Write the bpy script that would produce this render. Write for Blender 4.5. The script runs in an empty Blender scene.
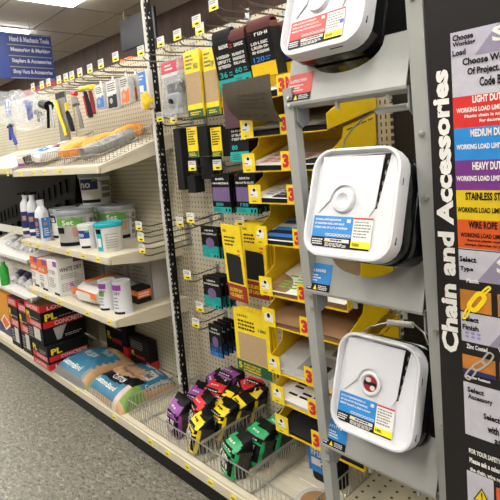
import bpy, bmesh, math, random
from mathutils import Vector, Matrix
random.seed(7)
C = bpy.context.scene.collection
V = Vector
# ------------------------------------------------------------------ camera
F_PX, YAW, PITCH, ROLL, CX, CY, EYE = 489.89, .8114, .1017, -.0819, -4.07, -51.74, 1.5
def cam_axes():
    cy, sy, cp, sp = math.cos(YAW), math.sin(YAW), math.cos(PITCH), math.sin(PITCH)
    fw = V((-sy*cp, cy*cp, -sp)); r0 = V((cy, sy, 0)); u0 = r0.cross(fw)
    c, s = math.cos(ROLL), math.sin(ROLL)
    return c*r0+s*u0, -s*r0+c*u0, fw
RX, UX, FX = cam_axes()
EYEV = V((0, 0, EYE))
cam = bpy.data.cameras.new('camera'); camo = bpy.data.objects.new('camera', cam); C.objects.link(camo)
cam.sensor_width = 36; cam.lens = F_PX/500*36; cam.shift_x = -CX/500; cam.shift_y = CY/500
cam.clip_start = .05
m = Matrix((RX, UX, -FX)).transposed().to_4x4(); m.translation = EYEV
camo.matrix_world = m
bpy.context.scene.camera = camo
def on(px, py, ax, val):          # where the sight line through a photo point meets the plane axis=val
    d = RX*((px-250-CX)/F_PX) - UX*((py-250-CY)/F_PX) + FX
    return EYEV + d*((val-EYEV[ax])/d[ax])
def at(px, py, y): return on(px, py, 1, y)

# ------------------------------------------------------------------ materials
def lin(h):
    h = h.lstrip('#'); o = []
    for i in (0, 2, 4):
        c = int(h[i:i+2], 16)/255
        o.append(c/12.92 if c <= .04045 else ((c+.055)/1.055)**2.4)
    return (*o, 1)
MATS = {}
def mat(name, col, rough=.5, metal=0, noise=.06, scale=40, bump=0, trans=0, alpha=1, coat=0):
    if name in MATS: return MATS[name]
    k = bpy.data.materials.new(name); k.use_nodes = True; MATS[name] = k
    n = k.node_tree.nodes; l = k.node_tree.links; b = n['Principled BSDF']
    c = lin(col)
    b.inputs['Roughness'].default_value = rough; b.inputs['Metallic'].default_value = metal
    b.inputs['Transmission Weight'].default_value = trans; b.inputs['Alpha'].default_value = alpha
    b.inputs['Coat Weight'].default_value = coat
    if 'black' in name or 'charcoal' in name: b.inputs['Specular IOR Level'].default_value = .5 if 'gloss' in name else .2
    tc = n.new('ShaderNodeTexCoord'); nz = n.new('ShaderNodeTexNoise'); nz.inputs['Scale'].default_value = scale
    nz.inputs['Detail'].default_value = 3
    l.new(tc.outputs['Object'], nz.inputs['Vector'])
    rp = n.new('ShaderNodeValToRGB')
    rp.color_ramp.elements[0].position = .3; rp.color_ramp.elements[1].position = .7
    rp.color_ramp.elements[0].color = (c[0]*(1-noise), c[1]*(1-noise), c[2]*(1-noise), 1)
    rp.color_ramp.elements[1].color = (min(1, c[0]*(1+noise)), min(1, c[1]*(1+noise)), min(1, c[2]*(1+noise)), 1)
    l.new(nz.outputs['Fac'], rp.inputs['Fac']); l.new(rp.outputs['Color'], b.inputs['Base Color'])
    if bump:
        bp = n.new('ShaderNodeBump'); bp.inputs['Strength'].default_value = bump; bp.inputs['Distance'].default_value = .004
        l.new(nz.outputs['Fac'], bp.inputs['Height']); l.new(bp.outputs['Normal'], b.inputs['Normal'])
    return k
def math_node(nt, op, a, b=None):
    q = nt.nodes.new('ShaderNodeMath'); q.operation = op
    for i, v in enumerate((a, b)):
        if v is None: continue
        if isinstance(v, (int, float)): q.inputs[i].default_value = v
        else: nt.links.new(v, q.inputs[i])
    return q.outputs[0]
def mask_mat(name, base, dark, fn, rough=.5, noise=.03):
    k = mat(name, base, rough, noise=noise, scale=6)
    nt = k.node_tree; b = nt.nodes['Principled BSDF']
    src = b.inputs['Base Color'].links[0].from_socket
    g = nt.nodes.new('ShaderNodeNewGeometry'); s = nt.nodes.new('ShaderNodeSeparateXYZ')
    nt.links.new(g.outputs['Position'], s.inputs[0])
    fac = fn(nt, s.outputs[0], s.outputs[1], s.outputs[2])
    mx = nt.nodes.new('ShaderNodeMix'); mx.data_type = 'RGBA'
    nt.links.new(fac, mx.inputs['Factor']); nt.links.new(src, mx.inputs[6]); mx.inputs[7].default_value = lin(dark)
    nt.links.new(mx.outputs[2], b.inputs['Base Color'])
    return k
def peg_fn(nt, x, y, z):
    M = lambda o, a, b=None: math_node(nt, o, a, b)
    p = .0265
    dx = M('SUBTRACT', M('FLOORED_MODULO', x, p), p/2); dz = M('SUBTRACT', M('FLOORED_MODULO', z, p), p/2)
    d = M('SQRT', M('ADD', M('MULTIPLY', dx, dx), M('MULTIPLY', dz, dz)))
    return M('LESS_THAN', d, .0044)
def slot_fn(nt, x, y, z):
    M = lambda o, a, b=None: math_node(nt, o, a, b)
    a = M('LESS_THAN', M('FLOORED_MODULO', z, .0265), .016)
    bx = M('ABSOLUTE', M('SUBTRACT', M('FLOORED_MODULO', M('ADD', x, .0), .02), .01))
    return M('MULTIPLY', a, M('LESS_THAN', bx, .0028))
def plank_fn(nt, x, y, z):
    M = lambda o, a, b=None: math_node(nt, o, a, b)
    a = M('LESS_THAN', M('FLOORED_MODULO', x, .21), .012)
    b = M('LESS_THAN', M('FLOORED_MODULO', M('ADD', x, .07), .37), .010)
    return M('MAXIMUM', a, b)
def floor_mat():
    k = bpy.data.materials.new('vinyl_tile_speckled'); k.use_nodes = True
    nt = k.node_tree; n = nt.nodes; l = nt.links; b = n['Principled BSDF']
    b.inputs['Roughness'].default_value = .38
    tc = n.new('ShaderNodeTexCoord')
    def noise(sc, det, stretch=(1, 1, 1)):
        mp = n.new('ShaderNodeMapping'); mp.inputs['Scale'].default_value = stretch; l.new(tc.outputs['Object'], mp.inputs[0])
        q = n.new('ShaderNodeTexNoise'); q.inputs['Scale'].default_value = sc; q.inputs['Detail'].default_value = det; q.inputs['Distortion'].default_value = .6
        l.new(mp.outputs[0], q.inputs['Vector']); return q.outputs['Fac']
    def ramp(f, st):
        r = n.new('ShaderNodeValToRGB'); e = r.color_ramp.elements
        e[0].position, e[0].color = st[0][0], lin(st[0][1]); e[1].position, e[1].color = st[-1][0], lin(st[-1][1])
        for p, c in st[1:-1]: q = e.new(p); q.color = lin(c)
        l.new(f, r.inputs['Fac']); return r.outputs['Color']
    base = ramp(noise(34, 6, (1, 2.0, 1)), [(.3, '#4b473e'), (.42, '#6f6b60'), (.56, '#7b776c'), (.7, '#a09c8e')])
    dk = ramp(noise(52, 2, (1, 2.0, 1)), [(.3, '#6c675c'), (.35, '#ffffff'), (.6, '#ffffff'), (.63, '#77726b'), (.7, '#454139')])
    mx = n.new('ShaderNodeMix'); mx.data_type = 'RGBA'; mx.blend_type = 'MULTIPLY'; mx.inputs['Factor'].default_value = .8
    l.new(base, mx.inputs[6]); l.new(dk, mx.inputs[7])
    g = n.new('ShaderNodeNewGeometry'); s = n.new('ShaderNodeSeparateXYZ'); l.new(g.outputs['Position'], s.inputs[0])
    M = lambda o, a, b_=None: math_node(nt, o, a, b_)
    f = M('MAXIMUM', M('LESS_THAN', M('FLOORED_MODULO', M('ADD', s.outputs[0], .1), .305), .003), M('LESS_THAN', M('FLOORED_MODULO', M('ADD', s.outputs[1], .2), .305), .003))
    m2 = n.new('ShaderNodeMix'); m2.data_type = 'RGBA'; l.new(M('MULTIPLY', f, .55), m2.inputs['Factor'])
    l.new(mx.outputs[2], m2.inputs[6]); m2.inputs[7].default_value = lin('#55504a')
    l.new(m2.outputs[2], b.inputs['Base Color'])
    return k
def emit(name, col, s):
    k = bpy.data.materials.new(name); k.use_nodes = True; b = k.node_tree.nodes['Principled BSDF']
    b.inputs['Emission Color'].default_value = lin(col); b.inputs['Emission Strength'].default_value = s
    b.inputs['Base Color'].default_value = lin(col); return k
def film(name, tint, amount):
    k = bpy.data.materials.new(name); k.use_nodes = True; nt = k.node_tree; MATS[name] = k
    b = nt.nodes['Principled BSDF']; b.inputs['Base Color'].default_value = lin(tint); b.inputs['Roughness'].default_value = .12
    nz = nt.nodes.new('ShaderNodeTexNoise'); nz.inputs['Scale'].default_value = 22; tc = nt.nodes.new('ShaderNodeTexCoord')
    nt.links.new(tc.outputs['Object'], nz.inputs['Vector'])
    mr = nt.nodes.new('ShaderNodeMapRange'); mr.inputs[1].default_value = .35; mr.inputs[2].default_value = .7
    mr.inputs[3].default_value = amount*.6; mr.inputs[4].default_value = min(1, amount*1.5)
    nt.links.new(nz.outputs['Fac'], mr.inputs[0]); nt.links.new(mr.outputs[0], b.inputs['Alpha'])
    return k
CREAM = mat('cream_powder_coat', '#cfc6b0', .45, noise=.02)
PEG = mask_mat('pegboard_cream', '#cbc2ab', '#5d5443', peg_fn, .6)
SLOT = mask_mat('slotted_upright_cream', '#c9bea6', '#3a342a', slot_fn, .5)
WOOD = mask_mat('dark_wood_panelling', '#4a2f20', '#2a1b14', plank_fn, .55, noise=.25)
FLOOR = floor_mat()
CEIL = mat('ceiling_tile', '#dcd4c6', .95, noise=.03, scale=120)
GRIDM = mat('ceiling_grid_metal', '#a39b8e', .6)
WALLP = mat('painted_wall', '#c9c3b6', .8)
BLACK = mat('black_plastic', '#070708', .45)
POSTB = mat('black_post_enamel', '#070707', .6)
BLK_GLOSS = mat('black_gloss_plastic', '#0c0c0e', .15)
KICK = mat('black_kick_plate', '#0b0a09', .4)
CHAR = mat('charcoal_print', '#141316', .5)
GREYBAG = mat('charcoal_bag_side', '#3a3732', .3, noise=.35, scale=60, bump=.5)
WHITE = mat('white_plastic', '#d3d3d7', .3, noise=.01)
WPAPER = mat('white_paper', '#e4e1dc', .6, noise=.02)
OFFW = mat('off_white_card', '#cfccc6', .6)
LGREY = mat('light_grey_card', '#a9a6a2', .6)
MGREY = mat('mid_grey', '#7e7c7a', .5)
STEEL = mat('grey_painted_steel', '#a3a39f', .38, noise=.02)
STEEL2 = mat('grey_painted_steel_darker', '#8b8d8e', .4, noise=.02)
CHROME = mat('chrome_wire', '#b9b7b1', .3, metal=.75)
TRAYW = mat('plated_tray_wire', '#9d9a93', .35, metal=.5)
WIRE = mat('dull_zinc_wire', '#6d6a64', .3, metal=.8)
YEL = mat('yellow_print', '#f0d21c', .45)
TRAYY = mat('yellow_tray_steel', '#e2bb12', .4, noise=.03)
TAGY = mat('price_tag_yellow', '#f4e12a', .5)
RED = mat('red_print', '#cc2228', .45)
DRED = mat('dark_red_print', '#8e1d20', .45)
PINKRED = mat('crimson_card', '#c22a48', .4)
TEAL = mat('teal_print', '#16a5a3', .45)
GREEN = mat('green_print', '#1f9a5c', .4)
DGREEN = mat('dark_green_print', '#16543a', .5)
LIME = mat('lime_green_print', '#5ea53f', .45)
MOSS = mat('moss_green_print', '#6c9443', .6)
PURP = mat('purple_print', '#8a3b94', .4)
DPURP = mat('dull_purple_abrasive', '#6a5580', .8)
NAVY = mat('navy_print', '#22295f', .45)
BLUE = mat('blue_print', '#2a74c4', .4)
SKY = mat('sky_blue_print', '#2794dc', .4)
DBLUE = mat('deep_blue_plastic', '#1f3f94', .35)
ORANGE = mat('orange_print', '#e8722a', .5)
ORNET = mat('orange_net_sponge', '#e59a3c', .85, noise=.25, bump=.8)
PEACH = mat('peach_sponge', '#dcae84', .8, noise=.1)
KRAFT = mat('kraft_paper', '#bb946c', .75, noise=.12, scale=25)
TANP = mat('tan_sandpaper', '#b39872', .9, noise=.15, scale=300)
BROWNP = mat('brown_sandpaper', '#8e6a47', .85, noise=.08)
GREYP = mat('grey_brown_sheet', '#655c4f', .75, noise=.06)
MAROON = mat('maroon_sandpaper', '#5d2b28', .8, noise=.1, scale=200)
PLUM = mat('plum_sheet', '#4b2a34', .7)
DARKP = mat('black_sandpaper', '#232224', .8, noise=.2, scale=250)
BTEAL = mat('mortar_bag_blue', '#2f7391', .55, noise=.08)
ALU = mat('silver_tube', '#b6b4b0', .3, metal=.6)
TEALLID = mat('teal_lid', '#16a4b0', .35)
GLID = mat('grey_lid', '#8f9498', .3)
BIGBLUE = mat('aisle_sign_blue', '#17357f', .45)
STRIPE = mat('aisle_sign_strip', '#1d2f66', .45)
GOLDL = mat('aisle_sign_line', '#8f8a78', .5)
SLATE = mat('slate_grey_panel', '#1d1d21', .5)
PALLT = mat('pale_lilac_print', '#b4b0be', .5)
MAUVE = mat('mauve_print', '#8f869c', .5)
GOLD = mat('golden_print', '#b5742a', .5, noise=.5, scale=9)
SIGNB = mat('black_sign_face', '#262323', .42)
SIGNW = mat('sign_white', '#bdbac4', .4)
HEAVY = mat('sign_purple', '#70307f', .45)
SBLUE = mat('sign_blue', '#2584cc', .45)
SRED = mat('sign_red', '#cf2b25', .45)
SYEL = mat('sign_yellow', '#d9b916', .45)
SORG = mat('sign_orange', '#d0561f', .45)
FILM = film('clear_plastic_film', '#dfe4ea', .24)
BLISTER = film('clear_blister', '#c9ccd2', .35)
SKIN = mat('printed_skin_tone', '#a9836b', .6)
SILV = mat('silver_metal', '#9fa3a8', .3, metal=.7)

# ------------------------------------------------------------------ mesh builder
GLYPH = {}
def glyphs(s, bold):
    k = (s, bold)
    if k not in GLYPH:
        cu = bpy.data.curves.new('t', 'FONT'); cu.body = s; cu.offset = bold; cu.resolution_u = 2; cu.space_line = .9
        o = bpy.data.objects.new('t', cu); C.objects.link(o)
        dg = bpy.context.evaluated_depsgraph_get(); dg.update()
        me = bpy.data.meshes.new_from_object(o.evaluated_get(dg))
        vs = [tuple(v.co) for v in me.vertices]; fs = [tuple(p.vertices) for p in me.polygons]
        bpy.data.objects.remove(o); bpy.data.curves.remove(cu); bpy.data.meshes.remove(me)
        GLYPH[k] = (vs, fs)
    return GLYPH[k]
class Fr:                                   # a flat frame: origin, right, up
    def __init__(s, o, x=(1, 0, 0), u=(0, 0, 1)):
        s.o = V(o); s.x = V(x).normalized(); s.u = V(u).normalized(); s.n = s.x.cross(s.u)
    def p(s, a, b, off=0): return s.o + s.x*a + s.u*b + s.n*off
class B:
    def __init__(s): s.v = []; s.f = []; s.m = []; s.ms = []
    def mi(s, m):
        if m not in s.ms: s.ms.append(m)
        return s.ms.index(m)
    def add(s, vs, fs, m):
        o = len(s.v); s.v += [V(q) for q in vs]; i = s.mi(m) if not isinstance(m, list) else None
        for k, f in enumerate(fs):
            s.f.append(tuple(a+o for a in f)); s.m.append(i if i is not None else s.mi(m[k]))
        return s
    def hexa(s, p, m):                       # 8 points: bottom loop, top loop
        return s.add(p, [(3, 2, 1, 0), (4, 5, 6, 7), (0, 1, 5, 4), (1, 2, 6, 5), (2, 3, 7, 6), (3, 0, 4, 7)], m)
    def box(s, x0, y0, z0, x1, y1, z1, m, bev=0):
        if bev:
            b = min(bev, (x1-x0)*.45, (y1-y0)*.45, (z1-z0)*.45)
            bm = bmesh.new(); bmesh.ops.create_cube(bm, size=1)
            bmesh.ops.scale(bm, vec=(x1-x0, y1-y0, z1-z0), verts=bm.verts)
            bmesh.ops.bevel(bm, geom=list(bm.edges), offset=b, segments=2, affect='EDGES', profile=.6)
            c = V(((x0+x1)/2, (y0+y1)/2, (z0+z1)/2)); bm.verts.index_update()
            vs = [v.co+c for v in bm.verts]; fs = [tuple(v.index for v in f.verts) for f in bm.faces]; bm.free()
            return s.add(vs, fs, m)
        return s.hexa([(x0, y0, z0), (x1, y0, z0), (x1, y1, z0), (x0, y1, z0), (x0, y0, z1), (x1, y0, z1), (x1, y1, z1), (x0, y1, z1)], m)
    def poly(s, pts, vec, m):                # a flat outline given thickness
        n = len(pts); vec = V(vec); P = [V(p) for p in pts]
        vs = P+[p+vec for p in P]
        fs = [tuple(range(n)), tuple(range(2*n-1, n-1, -1))]+[(i, i+n, (i+1) % n+n, (i+1) % n) for i in range(n)]
        return s.add(vs, fs, m)
    def tube(s, path, r, m, n=6, cap=True):
        P = [V(p) for p in path]; vs = []; fs = []
        up = V((0, 0, 1))
        for i, p in enumerate(P):
            d = (P[min(i+1, len(P)-1)]-P[max(i-1, 0)]).normalized()
            a = d.cross(up)
            if a.length < .05: a = d.cross(V((1, 0, 0)))
            a.normalize(); b = d.cross(a)
            rr = r[i] if isinstance(r, (list, tuple)) else r
            vs += [p+(a*math.cos(2*math.pi*k/n)+b*math.sin(2*math.pi*k/n))*rr for k in range(n)]
        for i in range(len(P)-1):
            for k in range(n): fs.append((i*n+k, i*n+(k+1) % n, (i+1)*n+(k+1) % n, (i+1)*n+k))
        if cap: fs += [tuple(range(n-1, -1, -1)), tuple(range((len(P)-1)*n, len(P)*n))]
        return s.add(vs, fs, m)
    def loft(s, loops, ms, cap0=True, cap1=True):   # loops of equal length; ms: one material or one per band
        n = len(loops[0]); vs = [p for L in loops for p in L]; fs = []; mm = []
        for i in range(len(loops)-1):
            mt = ms[i] if isinstance(ms, list) else ms
            for k in range(n): fs.append((i*n+k, i*n+(k+1) % n, (i+1)*n+(k+1) % n, (i+1)*n+k)); mm.append(mt)
        m0 = ms[0] if isinstance(ms, list) else ms; m1 = ms[-1] if isinstance(ms, list) else ms
        if cap0: fs.append(tuple(range(n-1, -1, -1))); mm.append(m0)
        if cap1: fs.append(tuple(range((len(loops)-1)*n, len(loops)*n))); mm.append(m1)
        return s.add(vs, fs, mm)
    def lathe(s, prof, at_, m, n=28, axis='z'):
        L = []
        for r, z in prof:
            L.append([V(at_)+(V((r*math.cos(2*math.pi*k/n), r*math.sin(2*math.pi*k/n), z)) if axis == 'z' else
                     V((r*math.cos(2*math.pi*k/n), -z, r*math.sin(2*math.pi*k/n)))) for k in range(n)])
        return s.loft(L, m)
    def wrap(s, c, r, z0, z1, a0, a1, m, n=12, r1=None):   # a label patch on an upright cylinder
        r1 = r if r1 is None else r1
        vs = []; c = V(c)
        for k in range(n+1):
            a = a0+(a1-a0)*k/n
            vs += [c+V((r*math.cos(a), r*math.sin(a), z0)), c+V((r1*math.cos(a), r1*math.sin(a), z1))]
        return s.add(vs, [(2*k, 2*k+2, 2*k+3, 2*k+1) for k in range(n)], m)
    def rect(s, F, a0, b0, a1, b1, m, off=.0008):
        return s.add([F.p(a0, b0, off), F.p(a1, b0, off), F.p(a1, b1, off), F.p(a0, b1, off)], [(0, 1, 2, 3)], m)
    def quad(s, F, pts, m, off=.0008):
        return s.add([F.p(a, b, off) for a, b in pts], [tuple(range(len(pts)))], m)
    def disc(s, F, a, b, ra, rb, m, off=.0012, n=20):
        return s.quad(F, [(a+ra*math.cos(2*math.pi*k/n), b+rb*math.sin(2*math.pi*k/n)) for k in range(n)], m, off)
    def text(s, F, st, a, b, w, h, m, off=.0014, bold=.02, fn=None):   # lettering stretched to fill w x h
        vs, fs = glyphs(st, bold)
        x0 = min(v[0] for v in vs); x1 = max(v[0] for v in vs); y0 = min(v[1] for v in vs); y1 = max(v[1] for v in vs)
        q = []
        for v in vs:
            uu = a+(v[0]-x0)/(x1-x0)*w; vv = b+(v[1]-y0)/max(y1-y0, 1e-6)*h
            q.append(fn(uu, vv) if fn else F.p(uu, vv, off))
        return s.add(q, fs, m)
    def lines(s, F, a0, b0, a1, b1, rows, m, off=.0011, fill=.5, rnd=None):   # unreadable small print
        R = rnd or random; h = (b1-b0)/rows
        for r in range(rows):
            x = a0; y = b1-(r+1)*h+h*(1-fill)/2; end = a1-(a1-a0)*R.random()*.35
            while x < end:
                w = (a1-a0)*(.06+.12*R.random()); w = min(w, a1-x)
                s.rect(F, x, y, x+w, y+h*fill, m, off); x += w+(a1-a0)*.03
        return s
    def letters(s, F, a0, b0, a1, b1, n, m, off=.0011, rnd=None):   # big blurred block lettering
        R = rnd or random; w = (a1-a0)/n
        for i in range(n):
            x = a0+i*w; t = w*.26
            s.rect(F, x, b0, x+t, b1, m, off)
            for k in range(R.choice((1, 2))):
                y = b0+(b1-b0)*R.choice((0, .4, .78)); s.rect(F, x, y, x+w*.8, y+(b1-b0)*.2, m, off+.0001)
            if R.random() < .6: s.rect(F, x+w*.55, b0, x+w*.8, b1, m, off+.0002)
        return s
    def link(s, name, parent=None, smooth=False, loc=None, raw=False):
        me = bpy.data.meshes.new(name)
        o = bpy.data.objects.new(name, me); C.objects.link(o)
        if parent is not None:
            o.parent = parent; inv = Matrix() if raw else world(parent).inverted()
        elif loc is not None: o.location = loc; inv = Matrix() if raw else Matrix.Translation(loc).inverted()
        else: inv = Matrix()
        me.from_pydata([inv @ v for v in s.v], [], s.f)
        for k in s.ms: me.materials.append(k)
        me.polygons.foreach_set('material_index', s.m)
        if smooth: me.polygons.foreach_set('use_smooth', [True]*len(s.f)); me.set_sharp_from_angle(angle=math.radians(38))
        me.update(); return o
def world(o):
    q = o.matrix_basis.copy()
    while o.parent: o = o.parent; q = o.matrix_basis @ q
    return q
def tag(o, label, cat, group=None, kind=None):
    o['label'] = label; o['category'] = cat
    if group: o['group'] = group
    if kind: o['kind'] = kind
    return o
def thing(name, label, cat, loc, rot=(0, 0, 0), group=None):
    o = bpy.data.objects.new(name, None); C.objects.link(o); o.empty_display_size = .05
    o.location = loc; o.rotation_euler = rot
    return tag(o, label, cat, group)
def struct(b, name): o = b.link(name); o['kind'] = 'structure'; return o
def dup(root, loc, rot=None, label=None, group=None):
    def cp(o, par):
        c = o.copy(); C.objects.link(c)
        if par: c.parent = par
        for ch in [q for q in bpy.data.objects if q.parent == o]: cp(ch, c)
        return c
    kids = [q for q in root.children]
    r = root.copy(); C.objects.link(r); r.location = loc
    if rot: r.rotation_euler = rot
    if label: r['label'] = label
    if group: r['group'] = group
    for ch in kids: cp(ch, r)
    return r
def rr(w, h, r, y, n=5, cx=0, cz=0):        # rounded rectangle loop in the x-z plane at depth y
    L = []
    for sx, sz, a0 in ((1, 1, 0), (-1, 1, 90), (-1, -1, 180), (1, -1, 270)):
        for k in range(n+1):
            a = math.radians(a0+90*k/n)
            L.append(V((cx+sx*(w/2-r)+r*math.cos(a), y, cz+sz*(h/2-r)+r*math.sin(a))))
    return L

# ================================================================== SETTING
XL, XR, YB, YF, HC = -14, 4, 3.62, -4.2, 3.2
struct(B().box(XL, YF, -.05, XR, YB, 0, FLOOR), 'floor')
b = B().box(XL, YF, HC, XR, YB, HC+.04, CEIL)
for i in range(18): x = XL+.17+i*1.07; b.box(x-.012, YF, HC-.004, x+.012, YB, HC, GRIDM)
for i in range(13): y = 3.16-i*.605; b.box(XL, y-.012, HC-.005, XR, y+.012, HC, GRIDM)
struct(b, 'ceiling')
struct(B().box(XL, YB, 0, XR, YB+.1, HC, WOOD), 'wall_back')
struct(B().box(XL-.1, YF, 0, XL, YB, HC, WALLP), 'wall_left')
struct(B().box(XR, YF, 0, XR+.1, YB, HC, WALLP), 'wall_right')
struct(B().box(XL, YF-.1, 0, XR, YF, HC, mat('bounce_cut_wall', '#6a6056', .8)), 'wall_front')  # unseen wall, darkened to cut bounce light in place of goods across the aisle
LAMP = emit('fluorescent_diffuser', '#fffdf7', 12.5)
TRIMW = mat('white_lamp_trim', '#dedad0', .5)
lamp0 = None
lamp_words = {(-6.5, 1.93): 'fluorescent strip light just above the blue aisle sign', (-4.97, 1.93): 'fluorescent strip light on the ceiling at the top edge over the far pegs'}
for y in (1.93, .1, -1.7):
    for x in (-11.1, -9.56, -8.03, -6.5, -4.97, -3.44, -1.91, -.38, 1.15, 2.68):
        lab = lamp_words.get((x, y), 'fluorescent strip light in the ceiling outside the picture')
        if lamp0 is None or (x, y) in lamp_words:
            t = thing('ceiling_light', lab, 'light', (x, y, HC), group='fluorescent ceiling lights')
            B().box(x-.15, y-.6, HC-.05, x+.15, y+.6, HC-.004, LAMP).link('diffuser', t)
            B().box(x-.17, y-.62, HC-.02, x-.15, y+.62, HC, TRIMW).box(x+.15, y-.62, HC-.02, x+.17, y+.62, HC, TRIMW).box(x-.15, y-.62, HC-.02, x+.15, y-.6, HC, TRIMW).box(x-.15, y+.6, HC-.02, x+.15, y+.62, HC, TRIMW).link('trim_frame', t)
            if (x, y) not in lamp_words: lamp0 = t
        else: dup(lamp0, (x, y, HC))
# hanging signs
t = thing('aisle_sign', 'blue hanging aisle sign listing hand tools and shop vacs', 'sign', (-6, 2.0, 2.5))
b = B().box(-6.02, 1.2, 2.52, -6, 2.64, 3.05, BIGBLUE)
F = Fr((-6, 2.1, 2.52), (0, 1, 0), (0, 0, 1))
b.link('board', t)
for i, st in enumerate(('Shop Vacs & Accessories', 'Staplers & Accessories', 'Measuring & Marking', 'Hand & Mechanic Tools')):
    z = .02+i*.126; b = B()
    b.rect(F, .02, z, .53, z+.112, STRIPE, .001); b.rect(F, .02, z-.012, .53, z-.003, GOLDL, .002); b.text(F, st, .05, z+.03, .46, .06, PALLT, .002, .035)
    if i == 3: b.rect(F, .02, .515, .53, .523, GOLDL, .002)
    b.link('department_strip', t)
for y in (1.5, 2.4): B().tube([(-6.01, y, 3.05), (-6.01, y, HC)], .003, WIRE).link('hanging_wire', t)
t = thing('hanging_panel', 'dark slate grey blank panel hung from the ceiling behind the shelving', 'sign', (-4.73, 3.0, 2.69))
B().box(-4.985, 3, 2.69, -4.3, 3.03, 3.02, SLATE, .004).link('board', t)
for x in (-4.9, -4.4): B().tube([(x, 3.015, 3.02), (x, 3.015, HC)], .003, WIRE).link('hanging_wire', t)

# ================================================================== SHELVING
YP = 1.62                                   # pegboard face
DARKBOARD = mat('dark_brown_board', '#1d1915', .7)
SX = [-5.9, -4.68, -3.45, -2.23, -.935, .36]
for i, lab in enumerate(('cream pegboard panel beyond the far end of the shelving', 'cream pegboard panel behind the caulk tube racks', 'cream pegboard panel behind the pail shelves', 'cream pegboard panel behind the sandpaper packs', 'dark brown backing board behind the black pails')):
    x0, x1 = SX[i]+.028, SX[i+1]-.028
    tag(B().box(x0, YP, .146, x1, YP+.02, 2.085, PEG if i < 4 else DARKBOARD).link('pegboard_panel', loc=((x0+x1)/2, YP, .146)), lab, 'pegboard')
for i, lab in enumerate(('slotted cream upright at the far end', 'slotted cream upright behind the caulk racks', 'slotted cream upright at the far end of the pail shelves', 'slotted cream upright just behind the black slotted post', 'slotted cream upright behind the chain rack', 'slotted cream upright behind the black sign')):
    x = SX[i]
    tag(B().box(x-.027, YP-.012, .0, x+.027, YP+.05, 2.09, SLOT).link('shelving_upright', loc=(x, YP, 0)), lab, 'upright')
# black free-standing slotted post
t = thing('slotted_post', 'tall black slotted post with painted edge highlight between the two bays', 'post', (-2.158, 1.465, .146))
B().box(-2.178, 1.45, .146, -2.138, 1.48, 2.8, POSTB).link('post', t)
b = B().box(-2.18, 1.447, .146, -2.158, 1.4515, 2.8, OFFW)  # pale strip and marks paint the lit edge and light through the slots
R = random.Random(3); z = .2
while z < 2.78:
    b.box(-2.1385, 1.455, z, -2.1375, 1.46, z+.012, OFFW if R.random() < .4 else BLACK); b.box(-2.158, 1.4465, z, -2.148, 1.4505, z+.013*R.random()+.003, OFFW if R.random() < .6 else LGREY)
    if R.random() < .45: b.box(-2.1385, 1.463, z, -2.1375, 1.467, z+.006, LGREY)
    z += .0265
b.link('edge_highlight', t)
# base decks
def stickers(par, spots, z, y, m=TAGY, h=.024, w=.034):
    for x in spots:
        bb = B().box(x-w/2, y-.0018, z-h/2, x+w/2, y-.0003, z+h/2, m)
        bb.rect(Fr((x-w/2, y-.0018, z-h/2)), w*.15, h*.35, w*.8, h*.55, BLACK, .0004)
        bb.link('price_sticker', par)
DECKW = ('beyond the caulk racks', 'carrying boxes under the caulk racks', 'under the mortar bags and boxes', 'under the wire bins of small bags', 'under the chain rack')
stx = [[-5.4, -5.0], [-4.4, -3.9], [on(78, 393, 1, 1.16).x, on(116, 419, 1, 1.16).x], [on(p, q, 1, 1.16).x for p, q in ((152, 441), (169, 452), (189, 466), (212, 482), (235, 497))], []]
for i in range(5):
    x0, x1 = SX[i], SX[i+1]
    t = thing('base_deck', 'cream base deck with black kick plate '+DECKW[i], 'shelf', ((x0+x1)/2, 1.4, 0))
    B().box(x0+.001, 1.165, .128, x1-.001, YP-.014, .146, CREAM).link('deck_panel', t)
    B().box(x0+.001, 1.175, 0, x1-.001, 1.19, .128, KICK).link('kick_plate', t)
    B().box(x0+.001, 1.152, .092, x1-.001, 1.165, .137, CREAM, .003).box(x0+.001, 1.158, .137, x1-.001, 1.175, .148, CREAM).link('price_rail', t)
    stickers(t, stx[i], .115, 1.152)
# the perforated strip lying in the near bay
PERF = mask_mat('perforated_cream', '#c5bda4', '#3d382c', lambda nt, x, y, z: (lambda M: M('LESS_THAN', M('SQRT', M('ADD', M('POWER', M('SUBTRACT', M('FLOORED_MODULO', x, .05), .025), 2), M('POWER', M('SUBTRACT', M('FLOORED_MODULO', y, .04), .02), 2))), .006))(lambda o, a, b=None: math_node(nt, o, a, b)), .5)
tag(B().box(-1.05, 1.2, .148, .3, 1.6, .16, PERF).link('perforated_shelf_plate', loc=(-.3, 1.4, .148)), 'cream perforated metal plate lying behind the chain rack legs', 'plate')
# shelves
def shelf(x0, x1, zf, zb, label, spots, yf=1.16):
    t = thing('shelf', label, 'shelf', ((x0+x1)/2, 1.4, zf))
    P = [(yf, zf), (YP-.014, zb), (YP-.014, zb-.016), (yf, zf-.016)]
    B().poly([(x0, y, z) for y, z in P], (x1-x0, 0, 0), CREAM).link('shelf_panel', t)
    B().box(x0, yf-.014, zf-.04, x1, yf, zf-.002, CREAM, .003).link('price_rail', t)
    for x in (x0+.002, x1-.008):
        B().poly([(x, yf+.004, zf-.016), (x, YP-.014, zb-.016), (x, YP-.014, zb-.085), (x, yf+.2, (zf*.55+zb*.45)-.07), (x, yf+.004, zf-.042)], (.006, 0, 0), CREAM).link('bracket', t)
    stickers(t, spots, zf-.02, yf-.014)
    return t
S3 = shelf(-3.45, -2.245, 1.475, 1.62, 'sloping cream top shelf holding the wire tray of sponges', [on(p, q, 1, 1.15).x for p, q in ((9, 177), (22, 175.5), (35, 175), (46, 174.5), (61, 174))])
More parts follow.
